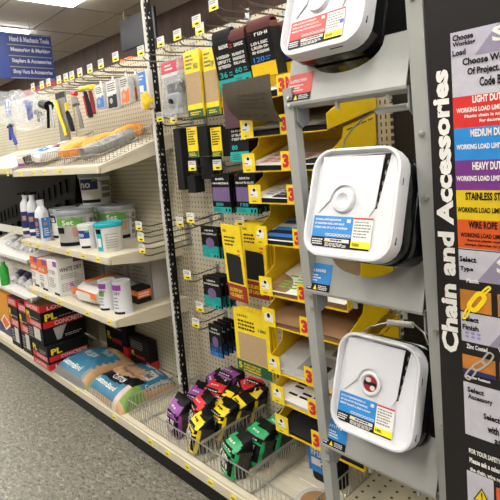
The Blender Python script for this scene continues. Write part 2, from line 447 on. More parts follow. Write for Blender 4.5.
S2 = shelf(-3.45, -2.245, 1.012, 1.012, 'cream shelf with white pails and spray bottles', [on(p, q, 1, 1.15).x for p, q in ((24, 243), (31, 245), (39, 247), (51, 249), (69, 253), (84, 256), (99, 259))])
S1 = shelf(-3.45, -2.245, .685, .685, 'lower cream shelf with boxes and two white cans', [on(p, q, 1, 1.15).x for p, q in ((34, 290), (47, 295), (60, 300), (88, 311), (110, 319))])
ST = shelf(-4.67, -3.46, 1.5, 1.64, 'far sloping top shelf beyond the pail bay', [-3.6, -3.7])

# wire tray along the top shelf
def wire_rail(b, p0, p1, h, n, r=.0019, m=WIRE, bars=(1, .0), up=V((0, 0, 1)), top_r=.003):
    p0, p1 = V(p0), V(p1)
    for k in bars: b.tube([p0+up*h*k, p1+up*h*k], top_r if k == 1 else r, m, 5)
    for i in range(n+1):
        q = p0.lerp(p1, i/n); b.tube([q, q+up*h], r, m, 4)
t = thing('wire_tray', 'wire tray on the top shelf holding sponges and bagged goods', 'basket', (-2.85, 1.3, 1.48))
b = B(); wire_rail(b, (-3.44, 1.185, 1.486), (-2.27, 1.185, 1.486), .085, 46, bars=(1, .5, 0), m=TRAYW); b.link('front_rail', t)
b = B(); wire_rail(b, (-2.27, 1.185, 1.486), (-2.27, 1.59, 1.613), .085, 18, bars=(1, .5, 0), m=TRAYW); b.link('side_rail', t)
for x in (-2.72, -3.1):
    b = B(); wire_rail(b, (x, 1.19, 1.488), (x, 1.58, 1.61), .085, 10, bars=(1, 0), m=TRAYW); b.link('divider', t)
b = B()
for i in range(12): y = 1.19+i*.035; b.tube([(-3.44, y, 1.482+(y-1.16)*.315), (-2.27, y, 1.482+(y-1.16)*.315)], .0016, TRAYW, 4)
b.link('tray_floor', t)
def slope(y): return 1.48+(y-1.16)*.315
# goods in that tray
def cushiony(b, cx, cy, cz, sx, sy, sz, m, rnd, pitch=0, ang=0, ex=.5):
    n = 14; k = 8; L = []
    for i in range(k+1):
        t_ = -1+2*i/k; s_ = max(.25, (1-abs(t_)**4))**.5
        L.append([(t_, a, s_) for a in range(n)])
    loops = []
    for row in L:
        lp = []
        for t_, a, s_ in row:
            th = 2*math.pi*a/n; cxx = abs(math.cos(th))**ex*math.copysign(1, math.cos(th)); szz = abs(math.sin(th))**ex*math.copysign(1, math.sin(th))
            x = cxx*sx/2*s_*(1+rnd.uniform(-.05, .05)); z = szz*sz/2*s_*(1+rnd.uniform(-.08, .08)); y = t_*sy/2
            p = V((x, y, z)); p = Matrix.Rotation(pitch, 3, 'X') @ p; p = Matrix.Rotation(ang, 3, 'Z') @ p
            lp.append(p+V((cx, cy, cz)))
        loops.append(lp)
    return b.loft(loops, m)
R = random.Random(11); PT = math.atan(.315)
b = B(); prof = []
for i in range(40): yy = i/39*.33; prof.append((.036+.004*math.sin(i*2.4), yy))
b.lathe([(.001, 0)]+prof+[(.001, .33)], (0, 0, 0), mat('duct_foil', '#8f8f8f', .4, metal=.35), 18, 'y')
b.v = [Matrix.Rotation(PT, 3, 'X') @ V((v.x, -v.y, v.z)) for v in b.v]
b.v = [v+V((-2.5, 1.2, slope(1.2)+.046)) for v in b.v]
tag(b.link('duct_hose', loc=(-2.5, 1.36, 1.54), smooth=True), 'ridged silver flexible duct lying in the wire tray', 'hose')
for k, (x, y, lab) in enumerate(((-2.62, 1.37, 'orange netted sponge next to the silver duct'), (-2.55, 1.5, 'orange netted sponge deeper in the wire tray behind the first'), (-2.74, 1.29, 'orange netted sponge at the front rail'))):
    tag(cushiony(B(), x, y, slope(y)+.055, .12, .22, .08, ORNET, R, PT).link('sponge', loc=(x, y, slope(y)), smooth=True), lab, 'sponge')
for k, (x, y, lab) in enumerate(((-2.93, 1.38, 'peach grouting sponge beside the orange sponges'), (-3.06, 1.42, 'peach grouting sponge farther along the wire tray'))):
    tag(cushiony(B(), x, y, slope(y)+.05, .12, .2, .075, PEACH, R, PT).link('sponge', loc=(x, y, slope(y)), smooth=True), lab, 'sponge')
for k, (x, y, lab) in enumerate(((-3.08, 1.25, 'clear bag with blue print at the front of the wire tray'), (-3.21, 1.28, 'clear bag with blue print beside the purple cartons'))):
    bb = cushiony(B(), x, y, slope(y)+.05, .13, .16, .07, WPAPER, R, PT)
    for q in range(3): cushiony(bb, x-.03+q*.03, y, slope(y)+.053, .018, .13, .071, BLUE, R, PT)
    tag(bb.link('bagged_cloth', loc=(x, y, slope(y)), smooth=True), lab, 'bag')
for k, (x, y, lab) in enumerate(((-3.25, 1.44, 'white and purple carton lying in the wire tray'), (-3.36, 1.3, 'white and purple carton at the far end of the wire tray'))):
    b = B().box(-.06, -.12, 0, .06, .12, .06, WPAPER, .003); F = Fr((-.06, -.121, 0)); b.rect(F, 0, 0, .12, .02, PURP)
    b.rect(Fr((.061, -.12, 0), (0, 1, 0)), 0, .0, .07, .06, PLUM); b.rect(Fr((-.06, -.12, .06), (1, 0, 0), (0, 1, 0)), .02, .02, .1, .1, PURP)
    o = b.link('carton', loc=(x, y, slope(y)+.012), raw=True); o.rotation_euler = (PT, 0, 0); tag(o, lab, 'box')

# ---------------------------------------------------------------- peg hooks
def peg_hook(tx, ty, ytip, label, wire2=True, name='peg_hook', group=None):
    p = at(tx, ty, ytip); x, z = p.x, p.z
    t = thing(name, label, 'hook', (x, YP, z), group=group or 'wire peg hooks with price tags')
    B().box(x-.012, YP-.006, z-.045, x+.012, YP, z+.012, SILV, .002).link('back_plate', t)
    b = B().tube([(x, YP-.004, z-.005), (x, ytip+.06, z-.012), (x, ytip+.03, z-.004), (x, ytip, z)], .0032, WIRE, 5); b.link('tag_arm', t)
    if wire2:
        B().tube([(x, YP-.004, z-.035), (x, ytip+.045, z-.045), (x, ytip+.02, z-.04), (x, ytip+.008, z-.028)], .0038, WIRE, 5).link('prong', t)
    b = B().box(x-.029, ytip-.002, z-.022, x+.029, ytip, z+.024, WPAPER)
    F = Fr((x-.029, ytip-.002, z-.022)); b.rect(F, 0, 0, .058, .019, TAGY); b.lines(F, .006, .026, .05, .042, 2, MGREY); b.rect(F, .02, .006, .045, .013, CHAR, .0014)
    b.link('price_tag', t)
    return t
for px, py, w in ((33, 87, 'over the bagged blue tools'), (42, 85, 'beside the bagged blue tools'), (48.6, 82.6, 'above the black clamp'), (59, 80, 'holding the yellow handled saw'), (66, 77.5, 'holding the black and yellow knife'), (72, 75.5, 'holding the grey scraper'), (80, 72.5, 'holding the red handled scraper'), (90, 68.7, 'holding the white and blue pouch'), (101, 64, 'holding the grey and white pouch'), (115.6, 57, 'holding the orange pouches'), (141, 51, 'holding the yellow netted pouch')):
    peg_hook(px, py, 1.33, 'peg hook with price tag '+w)
for px, py, w in ((160.8, 42, 'above the clear blister pack'), (177.4, 35, 'above the folded abrasive rolls'), (196.6, 21, 'above the black sanding belt'), (199.8, 29, 'just under the upper tag over the black belt'), (213.6, 5, 'topmost, above the maroon belts'),
                  (206.5, 93, 'in front of the second yellow abrasive roll'), (221.6, 90, 'between the rolls and the drooping sheet'), (160, 117, 'below the clear blister pack'), (173.6, 118, 'over the black sanding sponges'), (192.5, 166, 'above the first purple pad stack'), (217.5, 165, 'above the second purple pad stack'),
                  (180, 222, 'leading the bare wires beside the post'), (190.6, 218, 'below the purple pads'), (239.7, 221, 'over the yellow drywall sheets'), (187.5, 275, 'holding the middle purple and teal packs'), (200, 307, 'below the middle purple and teal packs'), (196, 323, 'holding the black and blue packs'), (253, 322, 'in front of the tan sandpaper pack')):
    peg_hook(px, py, 1.42, 'peg hook with price tag '+w)
for px, py, w in ((219, 16, 'bare hook over the black belt'), (240, 6, 'bare hook over the 60 grit belt'), (246, -1, 'bare hook over the 120 grit belt, topmost')):
    p = at(px, py, 1.36); t = thing('peg_hook', w, 'hook', (p.x, YP, p.z), group='bare wire peg hooks')
    B().tube([(p.x, YP-.004, p.z-.01), (p.x, 1.4, p.z-.014), (p.x, 1.375, p.z-.01), (p.x, 1.36, p.z)], .0042, WIRE, 6).link('prong', t); B().box(p.x-.014, YP-.006, p.z-.04, p.x+.014, YP, p.z+.01, SILV, .002).link('back_plate', t)
for px, py, w in ((139, 226, 'uppermost'), (141, 237, 'middle'), (142.4, 249, 'lowest')):
    peg_hook(px, py, 1.31, w+' of three long empty hooks crossing the black post', group='long empty hooks')
b = B()

# ---------------------------------------------------------------- packs on hooks
def pack(name, cat, tl, br, yf, dep, paint, label, rest=None, n=1, step=.014, group=None, lean=0, twist=0, base=CHAR, cut=0):
    """a flat pack whose front face spans two photo points on the plane y=yf; copies stand behind it on the same hook"""
    a = at(*tl, yf); c = at(*br, yf); w = abs(c.x-a.x); h = a.z-c.z; cx = (a.x+c.x)/2
    t = thing(name, label, cat, (cx, yf, a.z), (lean, 0, twist), group)
    b = B().box(-w/2, 0, -h, w/2, dep, -h*cut, base, min(.003, dep*.3)); o = b.link('card', t, raw=True)
    F = Fr((-w/2, 0, -h)); paint(F, w, h, t, dep)
    for k in range(1, n):
        dup(t, (cx+random.uniform(-.004, .004), yf+k*step, a.z+random.uniform(-.006, .003)), (lean*.6, 0, twist+random.uniform(-.03, .03)), rest, group or (label+' stack'))
    return t
def bands(F, w, h, t, bs, extra=None, nm='printed_front'):
    b = B()
    for f0, f1, m in bs: b.rect(F, 0, h*(1-f1), w, h*(1-f0), m)
    if extra: extra(b)
    return b.link(nm, t, raw=True)
# clear blister pack
def p_blister(F, w, h, t, d):
    b = B(); b.rect(F, .1*w, .76*h, .9*w, .97*h, PINKRED); b.lines(F, .3*w, .8*h, .7*w, .93*h, 2, WPAPER); b.rect(F, .1*w, .7*h, .9*w, .76*h, OFFW); b.link('header_card', t, raw=True)
    b = B().box(-w*.3, .012, -h*.62, w*.3, .05, -h*.42, CHAR, .004).box(-w*.28, .008, -h*.86, w*.28, .052, -h*.6, SILV, .006)
    b.lathe([(.001, 0), (.011, 0), (.011, .01), (.001, .01)], (0, -.002, -h*.75), CHAR, 12, 'y'); b.link('tool', t, raw=True)
pack('blister_pack', 'package', (158.5, 63), (183, 113), 1.36, .065, p_blister, 'clear blister pack with a crimson header card holding a metal tool', base=BLISTER)
for q in ((-.005),):
    pack('blister_pack', 'package', (167, 60), (190, 111), 1.45, .06, p_blister, 'clear blister pack behind the front crimson card pack', base=BLISTER)
# abrasive rolls, yellow top, tan body, green foot
def p_roll(F, w, h, t, d):
    def ex(b): b.lines(F, .1*w, .72*h, .6*w, .95*h, 4, DGREEN); b.letters(F, .62*w, .72*h, .9*w, .8*h, 2, DGREEN); b.lines(F, .15*w, .03*h, .85*w, .09*h, 2, YEL)
    bands(F, w, h, t, [(0, .33, YEL), (.33, .8, TANP), (.8, .88, YEL), (.88, 1, DGREEN)], ex)
pack('sandpaper_roll_pack', 'sandpaper', (183, 53), (204, 116), 1.38, .012, p_roll, 'yellow and tan abrasive pack with green foot beside the blister pack', 'yellow and tan abrasive pack stacked behind the one beside the blister', 4, .02, 'first tan abrasive packs', base=YEL)
pack('sandpaper_roll_pack', 'sandpaper', (202, 50), (220, 114), 1.39, .012, p_roll, 'yellow and tan abrasive pack with green foot beside the black belt', 'yellow and tan abrasive pack stacked behind the one beside the black belt', 4, .02, 'second tan abrasive packs', base=YEL)
# sanding belts
def p_belt(loopm, num, foot, numm=TEAL):
    def f(F, w, h, t, d):
        def ex(b):
            b.rect(F, .06*w, .7*h, .22*w, .77*h, RED); b.text(F, '3M', .075*w, .715*h, .13*w, .035*h, BLACK, .0016)
            b.letters(F, .35*w, .705*h, .9*w, .76*h, 4, WPAPER)
            for k in range(3): b.letters(F, .15*w, (.56-.075*k)*h, .85*w, (.61-.075*k)*h, 7, WPAPER)
            b.text(F, num, .15*w, .265*h, .4*w if len(num) < 3 else .45*w, .09*h, numm, .0016); b.lines(F, .64*w, .27*h, .85*w, .35*h, 2, numm)
            if foot: b.lines(F, .12*w, .06*h, .5*w, .19*h, 4, DGREEN); b.disc(F, .75*w, .12*h, .1*w, .04*h, BLACK)
        bands(F, w, h, t, [(.2, .62, BLACK), (.62, .76, CHAR), (.76, 1, TEAL if foot else TRAYY)], ex)
        b = B(); k = 14; L0 = []
        for i in range(k+1):
            a = math.pi*i/k; L0.append(V((0, d/2-math.cos(a)*d*.44, -.2*h+(math.sin(a)**.7)*.2*h)))
        for p0_, p1_ in zip(L0, L0[1:]):
            b.hexa([p0_+V((-w/2+.004, 0, 0)), p0_+V((w/2-.004, 0, 0)), p0_+V((w/2-.004, 0, -.05*h)), p0_+V((-w/2+.004, 0, -.05*h)), p1_+V((-w/2+.004, 0, 0)), p1_+V((w/2-.004, 0, 0)), p1_+V((w/2-.004, 0, -.05*h)), p1_+V((-w/2+.004, 0, -.05*h))], loopm)
        b.box(-w/2+.004, d*.06, -.3*h, w/2-.004, d*.94, -.1*h, loopm, .004)
        b.link('abrasive_loop', t, raw=True, smooth=False)
    return f
pack('sanding_belt', 'sanding belt', (209, 33), (233, 93), 1.33, .05, p_belt(DARKP, '36', 1), 'black 36 grit sanding belt in a teal footed sleeve', base=CHAR, cut=.2, lean=.16)
pack('sanding_belt', 'sanding belt', (225, 31), (247, 86), 1.33, .05, p_belt(MAROON, '60', 1), 'maroon 60 grit sanding belt in a teal footed sleeve', base=CHAR, cut=.2, lean=.16)
pack('sanding_belt', 'sanding belt', (243, 22), (272, 74), 1.33, .055, p_belt(MAROON, '120', 0, BLUE), 'maroon 120 grit sanding belt with blue number', base=CHAR, cut=.2, lean=.16)
pack('sanding_belt', 'sanding belt', (268, 24), (290, 74), 1.4, .05, p_belt(MAROON, '120', 0, BLUE), 'maroon sanding belt partly behind the top white lid', base=CHAR, cut=.2, lean=.16)
# black sanding sponges / blocks
def p_block(F, w, h, t, d):
    bands(F, w, h, t, [(0, 1, BLACK)])
    def side(b): pass
    b = B(); b.box(-w/2-.001, -.004, -h, -w/2+w*.52, 0, 0, YEL); G = Fr((-w/2-.001, -.004, -h))
    b.lines(G, .06*w, .4*h, .45*w, .9*h, 6, CHAR); b.rect(G, 0, 0, .52*w, .2*h, DGREEN); b.lines(G, .05*w, .03*h, .46*w, .16*h, 3, YEL, .0014); b.letters(G, .05*w, .92*h, .25*w, .97*h, 2, CHAR); b.link('label_card', t, raw=True)
pack('sanding_block', 'sanding block', (187, 128), (209, 156), 1.40, .1, p_block, 'black sanding block with yellow label nearer the post', base=DARKP)
pack('sanding_block', 'sanding block', (212, 128), (232, 156), 1.39, .1, p_block, 'black sanding block with yellow label tilted beside the 80 grit packs', base=DARKP, twist=.12)
def p_plain(F, w, h, t, d): bands(F, w, h, t, [(0, 1, DARKP)])
def strip(tl, br, y, w): pack('sanding_strip', 'sandpaper', tl, br, y, .06, p_plain, w, base=DARKP)
strip((173, 129), (185, 190), 1.46, 'long black abrasive strip hanging beside the slotted upright')
strip((185.5, 158), (199, 176), 1.5, 'short black abrasive strip below the first yellow labelled block')
strip((200, 157), (214, 179), 1.48, 'short black abrasive strip below the second yellow labelled block')
strip((187, 176), (196, 193), 1.47, 'small black abrasive strip hanging lowest by the purple pads')
# plum sheet behind drooping sheet and the packs under it
def p_plum(F, w, h, t, d): bands(F, w, h, t, [(0, 1, PLUM)])
pack('abrasive_sheet', 'sandpaper', (222, 88), (241, 127), 1.34, .01, p_plum, 'plum coloured abrasive sheet behind the drooping grey sheet', base=PLUM)
def p_small(F, w, h, t, d):
    def ex(b):
        b.rect(F, .05*w, .86*h, .2*w, .94*h, RED)
        for k in range(3): b.letters(F, .15*w, (.74-.1*k)*h, .9*w, (.8-.1*k)*h, 7, WPAPER)
        b.text(F, '80', .12*w, .3*h, .3*w, .12*h, TEAL, .0016); b.lines(F, .1*w, .04*h, .6*w, .2*h, 3, DGREEN)
    bands(F, w, h, t, [(0, .55, BLACK), (.55, .75, CHAR), (.75, 1, TEAL)], ex)
pack('sanding_belt', 'sanding belt', (228, 123), (250, 161), 1.36, .04, p_small, 'teal and black belt sleeve below the plum sheet', 'teal and black belt sleeve stacked behind the one below the plum sheet', 2, .05, 'teal belt sleeves', base=CHAR)
# purple pad packs
def p_pad(foot=TEAL, win=DPURP, shape=0):
    def f(F, w, h, t, d):
        def ex(b):
            b.rect(F, .05*w, .93*h, .16*w, .98*h, RED); b.text(F, '3M', .06*w, .94*h, .09*w, .025*h, BLACK, .0016)
            b.letters(F, .25*w, .84*h, .75*w, .89*h, 6, WPAPER); b.letters(F, .05*w, .73*h, .95*w, .78*h, 11, WPAPER)
            if shape: b.disc(F, .5*w, .47*h, .25*w, .17*h, win)
            else: b.rect(F, .04*w, .29*h, .96*w, .65*h, win, .001)
            b.letters(F, .2*w, .17*h, .6*w, .25*h, 3, foot); b.lines(F, .06*w, .03*h, .5*w, .12*h, 3, DGREEN if foot is TEAL else NAVY)
            b.quad(F, [(.68*w, .03*h), (.76*w, .03*h), (.79*w, .11*h), (.71*w, .11*h)], BLACK, .0014); b.quad(F, [(.84*w, .03*h), (.92*w, .03*h), (.95*w, .11*h), (.87*w, .11*h)], BLACK, .0014)
        bands(F, w, h, t, [(0, .86, BLACK), (.86 if not shape else .62, 1, foot)], ex)
    return f
pack('abrasive_pad_pack', 'sandpaper', (210.5, 174), (232, 213), 1.38, .01, p_pad(), 'front purple window pad pack of the stack nearer the post', 'purple window pad pack stacked behind the front one nearer the post', 4, .016, 'purple pads nearer the post')
pack('abrasive_pad_pack', 'sandpaper', (234, 173), (258, 214), 1.37, .01, p_pad(), 'front purple window pad pack of the stack nearer the yellow trays', 'purple window pad pack stacked behind the front one nearer the trays', 5, .016, 'purple pads nearer the trays')
pack('abrasive_pad_pack', 'sandpaper', (200.5, 225.5), (220, 259), 1.40, .01, p_pad(shape=1), 'teal footed purple disc pack beside the leaning yellow drywall sheet', 'teal footed purple disc pack behind the one beside the drywall sheet', 2, .02, 'upper disc packs')
pack('abrasive_pad_pack', 'sandpaper', (202.5, 275), (222, 310), 1.38, .01, p_pad(shape=1), 'front teal footed disc pack of the trio above the blue footed packs', 'teal footed disc pack behind the front one of the trio', 4, .026, 'trio of disc packs')
pack('abrasive_pad_pack', 'sandpaper', (208, 323), (223, 359), 1.38, .01, p_pad(BLUE, DPURP, 1), 'front black and blue disc pack hanging lowest above the bags', 'black and blue disc pack behind the lowest front one', 4, .03, 'blue footed disc packs')
# yellow drywall sheets and tan sandpaper pack
def p_dry(F, w, h, t, d):
    def ex(b):
        b.letters(F, .1*w, .9*h, .3*w, .93*h, 2, CHAR); b.lines(F, .12*w, .72*h, .7*w, .86*h, 3, CHAR); b.lines(F, .75*w, .45*h, .9*w, .7*h, 5, RED)
        b.quad(F, [(.12*w, .24*h), (.88*w, .24*h), (.88*w, .6*h), (.7*w, .62*h), (.12*w, .63*h)], DARKP, .0012)
        for k in range(2): b.letters(F, .1*w, (.1-.07*k)*h+.02*h, .8*w, (.15-.07*k)*h+.02*h, 9, YEL, .0016)
    bands(F, w, h, t, [(0, .78, YEL), (.78, 1, DRED)], ex)
pack('drywall_sheet_pack', 'sandpaper', (219, 224), (247, 305), 1.33, .008, p_dry, 'yellow drywall sanding pack leaning forward with black window', base=YEL, lean=.05, twist=-.1)
pack('drywall_sheet_pack', 'sandpaper', (240, 222), (270, 301), 1.42, .01, p_dry, 'yellow drywall sanding pack standing behind the leaning one', 'yellow drywall sanding pack stacked deeper behind the leaning one', 4, .022, 'upright drywall packs', base=YEL)
def p_tan(F, w, h, t, d):
    def ex(b):
        b.letters(F, .12*w, .9*h, .45*w, .93*h, 3, CHAR); b.lines(F, .12*w, .68*h, .6*w, .86*h, 3, CHAR); b.text(F, '180', .7*w, .72*h, .22*w, .05*h, DGREEN, .0016)
        b.rect(F, .1*w, .19*h, .9*w, .64*h, TANP, .0012)
        b.text(F, '5', .05*w, .04*h, .1*w, .1*h, YEL, .0016)
        for k in range(3): b.letters(F, .2*w, (.11-.045*k)*h, .7*w, (.14-.045*k)*h, 10, YEL, .0016)
    bands(F, w, h, t, [(0, .82, YEL), (.82, 1, DGREEN)], ex)
pack('sandpaper_pack', 'sandpaper', (233, 308), (273, 382), 1.39, .012, p_tan, 'front yellow and green pack with a large tan window', 'yellow and green sandpaper pack stacked behind the tan windowed one', 3, .02, 'tan sandpaper packs', base=YEL)

# ================================================================== YELLOW SANDPAPER TRAYS
TRW = .40
tilt = lambda y: (y-1.3)*.22
cards = [(-1.335, 1.705), (-1.333, 1.571), (-1.337, 1.443), (-1.318, 1.324), (-1.303, 1.167), (-1.298, .969), (-1.295, .846), (-1.288, .659), (-1.279, .539), (-1.27, .418)]
what = ['topmost, above the drooping grey sheet', 'under the drooping grey sheet', 'with red lettered white sheets', 'with white sheets above the blue striped ones', 'with blue striped white sheets', 'with green lettered white sheets', 'with brown sandpaper sheets', 'with grey photo printed pads', 'with a white paper ream', 'lowest, with black sheets']
for i, (xc, zc) in enumerate(cards):
    x0 = xc-.028; x1 = x0+TRW; z0 = zc-.036; y0, y1 = 1.3, YP-.02
    top = (cards[i-1][1]-.036-z0-.012) if i else .16
    t = thing('sandpaper_tray', 'yellow sandpaper tray '+what[i], 'tray', ((x0+x1)/2, 1.45, z0))
    k0 = tilt(y1)
    B().poly([(x0, y0, z0), (x0, y1, z0+k0), (x0, y1, z0+k0+.003), (x0, y0, z0+.003)], (x1-x0, 0, 0), TRAYY).link('tray_floor', t)
    tp = min(top, .15)
    for x in (x0, x1-.003):
        b = B(); P = [(y0, z0), (y0, z0+.055), (y0+.05, z0+.068), (y0+.08, z0+.08), (y0+.09, z0+.1), (y0+.092, z0+tp), (y1, z0+tp), (y1, z0)]
        b.poly([(x, y, z+tilt(y)) for y, z in P], (.003, 0, 0), TRAYY)
        if x > x0:
            for q in range(4): y = y0+.11+q*.045; b.poly([(x+.0032, y, z0+tp-.016+tilt(y)), (x+.0032, y+.034, z0+tp-.016+tilt(y+.034)), (x+.0032, y+.034, z0+tp-.012+tilt(y+.034)), (x+.0032, y, z0+tp-.012+tilt(y))], (.0005, 0, 0), CHAR)
        b.link('side_wall', t)
    B().box(x0, y1-.003, z0+k0, x1, y1, z0+tp+k0, TRAYY).link('back_wall', t)
    b = B().box(x0-.004, y0-.003, z0, x0+.062, y0-.0005, z0+.072, YEL); F = Fr((x0-.004, y0-.003, z0))
    if i != 6: b.rect(F, .012, .026, .052, .05, WPAPER); b.disc(F, .033, .05, .012, .012, WPAPER, .001); b.disc(F, .033, .052, .008, .007, CHAR, .0016, 8); b.lines(F, .014, .03, .032, .038, 1, CHAR, .0014); b.lines(F, .02, .006, .04, .013, 1, CHAR)
    else: b.rect(F, .012, .02, .056, .05, WPAPER); b.disc(F, .034, .042, .014, .016, WPAPER, .001); b.disc(F, .034, .044, .009, .01, CHAR, .0016, 8)
    b.link('price_card', t)
    xq = x0+.2-.0025*i; b = B().box(xq, y0-.004, z0+.002, xq+.085, y0-.001, z0+.072, YEL); b.text(Fr((xq, y0-.004, z0+.002)), '3', .008, .011, .03, .049, RED, .0012, .06); b.text(Fr((xq, y0-.004, z0+.002)), 'M', .042, .011, .036, .049, RED, .0012, .06)
    b.link('number_card', t)
    # paper in the tray
    if i == 0: stack = [('grey coated sheets', CHAR, WPAPER, .03)]
    sheetm = [WPAPER, GREYP, WPAPER, WPAPER, WPAPER, WPAPER, BROWNP, LGREY, WPAPER, DARKP][i]
    lowm = [CHAR, CHAR, DARKP, DARKP, DARKP, BROWNP, BROWNP, WPAPER, OFFW, DARKP][i]
    lab = ['white topped stack in the topmost tray', 'grey brown stack under the drooping sheet', 'white sheets with red lettering', 'white sheets over black ones', 'white sheets with blue stripes', 'white sheets with green lettering', 'brown sandpaper sheets', 'pale pads printed with grey pictures', 'white paper ream', 'black sandpaper sheets'][i]
    h1 = .02; h2 = .036; xa, xb = x0+.008, x1-.008; ya, yb = y0+.004, y1-.008
    b = B()
    for k in range(5):
        ox = random.uniform(-.003, .003); oy = random.uniform(-.002, .004)
        za = z0+.005+k*.004; b.poly([(xa+ox, ya+oy, za), (xa+ox, yb-.004+oy, za+tilt(yb)), (xa+ox, yb-.004+oy, za+.0035+tilt(yb)), (xa+ox, ya+oy, za+.0035)], (xb-xa, 0, 0), lowm)
    # top sheet with a gentle curl
    n = 12; vs = []
    zz = lambda s, q: z0+.025+.012*(s**2)+.003*math.sin(q*3+i)
    for a in range(n+1):
        for q in range(7):
            s_ = a/n; yy_ = ya-.008+(yb-ya+.002)*s_; vs.append((xa+(xb-xa)*q/6, yy_, zz(s_, q/6)+tilt(yy_)))
    b.add(vs, [(a*7+q, a*7+q+1, a*7+q+8, a*7+q+7) for a in range(n) for q in range(6)], sheetm)
    pm = {2: RED, 4: BLUE, 5: LIME, 8: CHAR, 7: CHAR, 6: BROWNP, 3: MGREY}.get(i)
    fn = lambda a, q: V((xa+(xb-xa)*a, ya-.008+(yb-ya+.002)*q, zz(q, a)+.0012+tilt(ya-.008+(yb-ya+.002)*q)))
    def patch(a0, q0, a1, q1, mm):
        K = 6; vs = []
        for k in range(K+1): vs += [fn(a0, q0+(q1-q0)*k/K), fn(a1, q0+(q1-q0)*k/K)]
        b.add(vs, [(2*k, 2*k+1, 2*k+3, 2*k+2) for k in range(K)], mm)
    if i == 4:
        for k in range(4): patch(.03, .1+k*.2, .95, .2+k*.2, BLUE)
    elif i == 7:
        patch(.3, .1, .7, .45, MGREY); patch(.4, .16, .62, .3, CHAR); patch(.5, .5, .95, .9, GREYP)
    elif pm and i != 6:
        for k in range(5):
            for c in range(4):
                if random.random() < .75: patch(.12+.14*c, .12+.07*k, .12+.14*c+.11, .155+.07*k, pm)
    tag(b.link('sandpaper_stack', loc=((xa+xb)/2, (ya+yb)/2, z0+.004)), lab+' lying in its yellow tray', 'sandpaper', kind='stuff' if False else None)
# the big drooping sheet
b = B(); A = [at(222.6, 84, 1.17), at(269.6, 73.6, 1.17), at(238.5, 120, 1.295), at(283, 122, 1.295)]
n = 14; vs = []
for a in range(n+1):
    s_ = a/n
    for q in range(9):
        c = q/8; p = A[2].lerp(A[3], c).lerp(A[0].lerp(A[1], c), s_); p += V((0, -.018*math.sin(math.pi*s_), -.02*math.sin(math.pi*s_)*(.7+.3*c))); vs.append(p)
b.add(vs, [(a*9+q, a*9+q+1, a*9+q+10, a*9+q+9) for a in range(n) for q in range(8)], GREYP)
def sheetp(u, v):
    a = max(0, min(n-1e-6, v*n)); q = max(0, min(8-1e-6, u*8)); ia, iq = int(a), int(q); fa, fq = a-ia, q-iq
    p = vs[ia*9+iq].lerp(vs[ia*9+iq+1], fq).lerp(vs[(ia+1)*9+iq].lerp(vs[(ia+1)*9+iq+1], fq), fa); return p+V((0, -.0025, -.0008))
GP2 = mat('grey_brown_ink', '#574f43', .75)
for k in range(4):
    c = (.2+.18*k, .2+.01*k); b.add([sheetp(c[0]+.05*math.cos(j*.628), c[1]+.045*math.sin(j*.628)) for j in range(10)], [tuple(range(10))], GP2)
for r in range(4):
    for k in range(5): u = .3+.12*k; v = .45+.09*r; b.add([sheetp(u, v), sheetp(u+.09, v), sheetp(u+.09, v+.03), sheetp(u, v+.03)], [(0, 1, 2, 3)], GP2)
o = b.link('abrasive_sheet', loc=A[2]); md = o.modifiers.new('thickness', 'SOLIDIFY'); md.thickness = .0012
tag(o, 'large grey brown abrasive sheet drooping out of an upper tray', 'sandpaper')

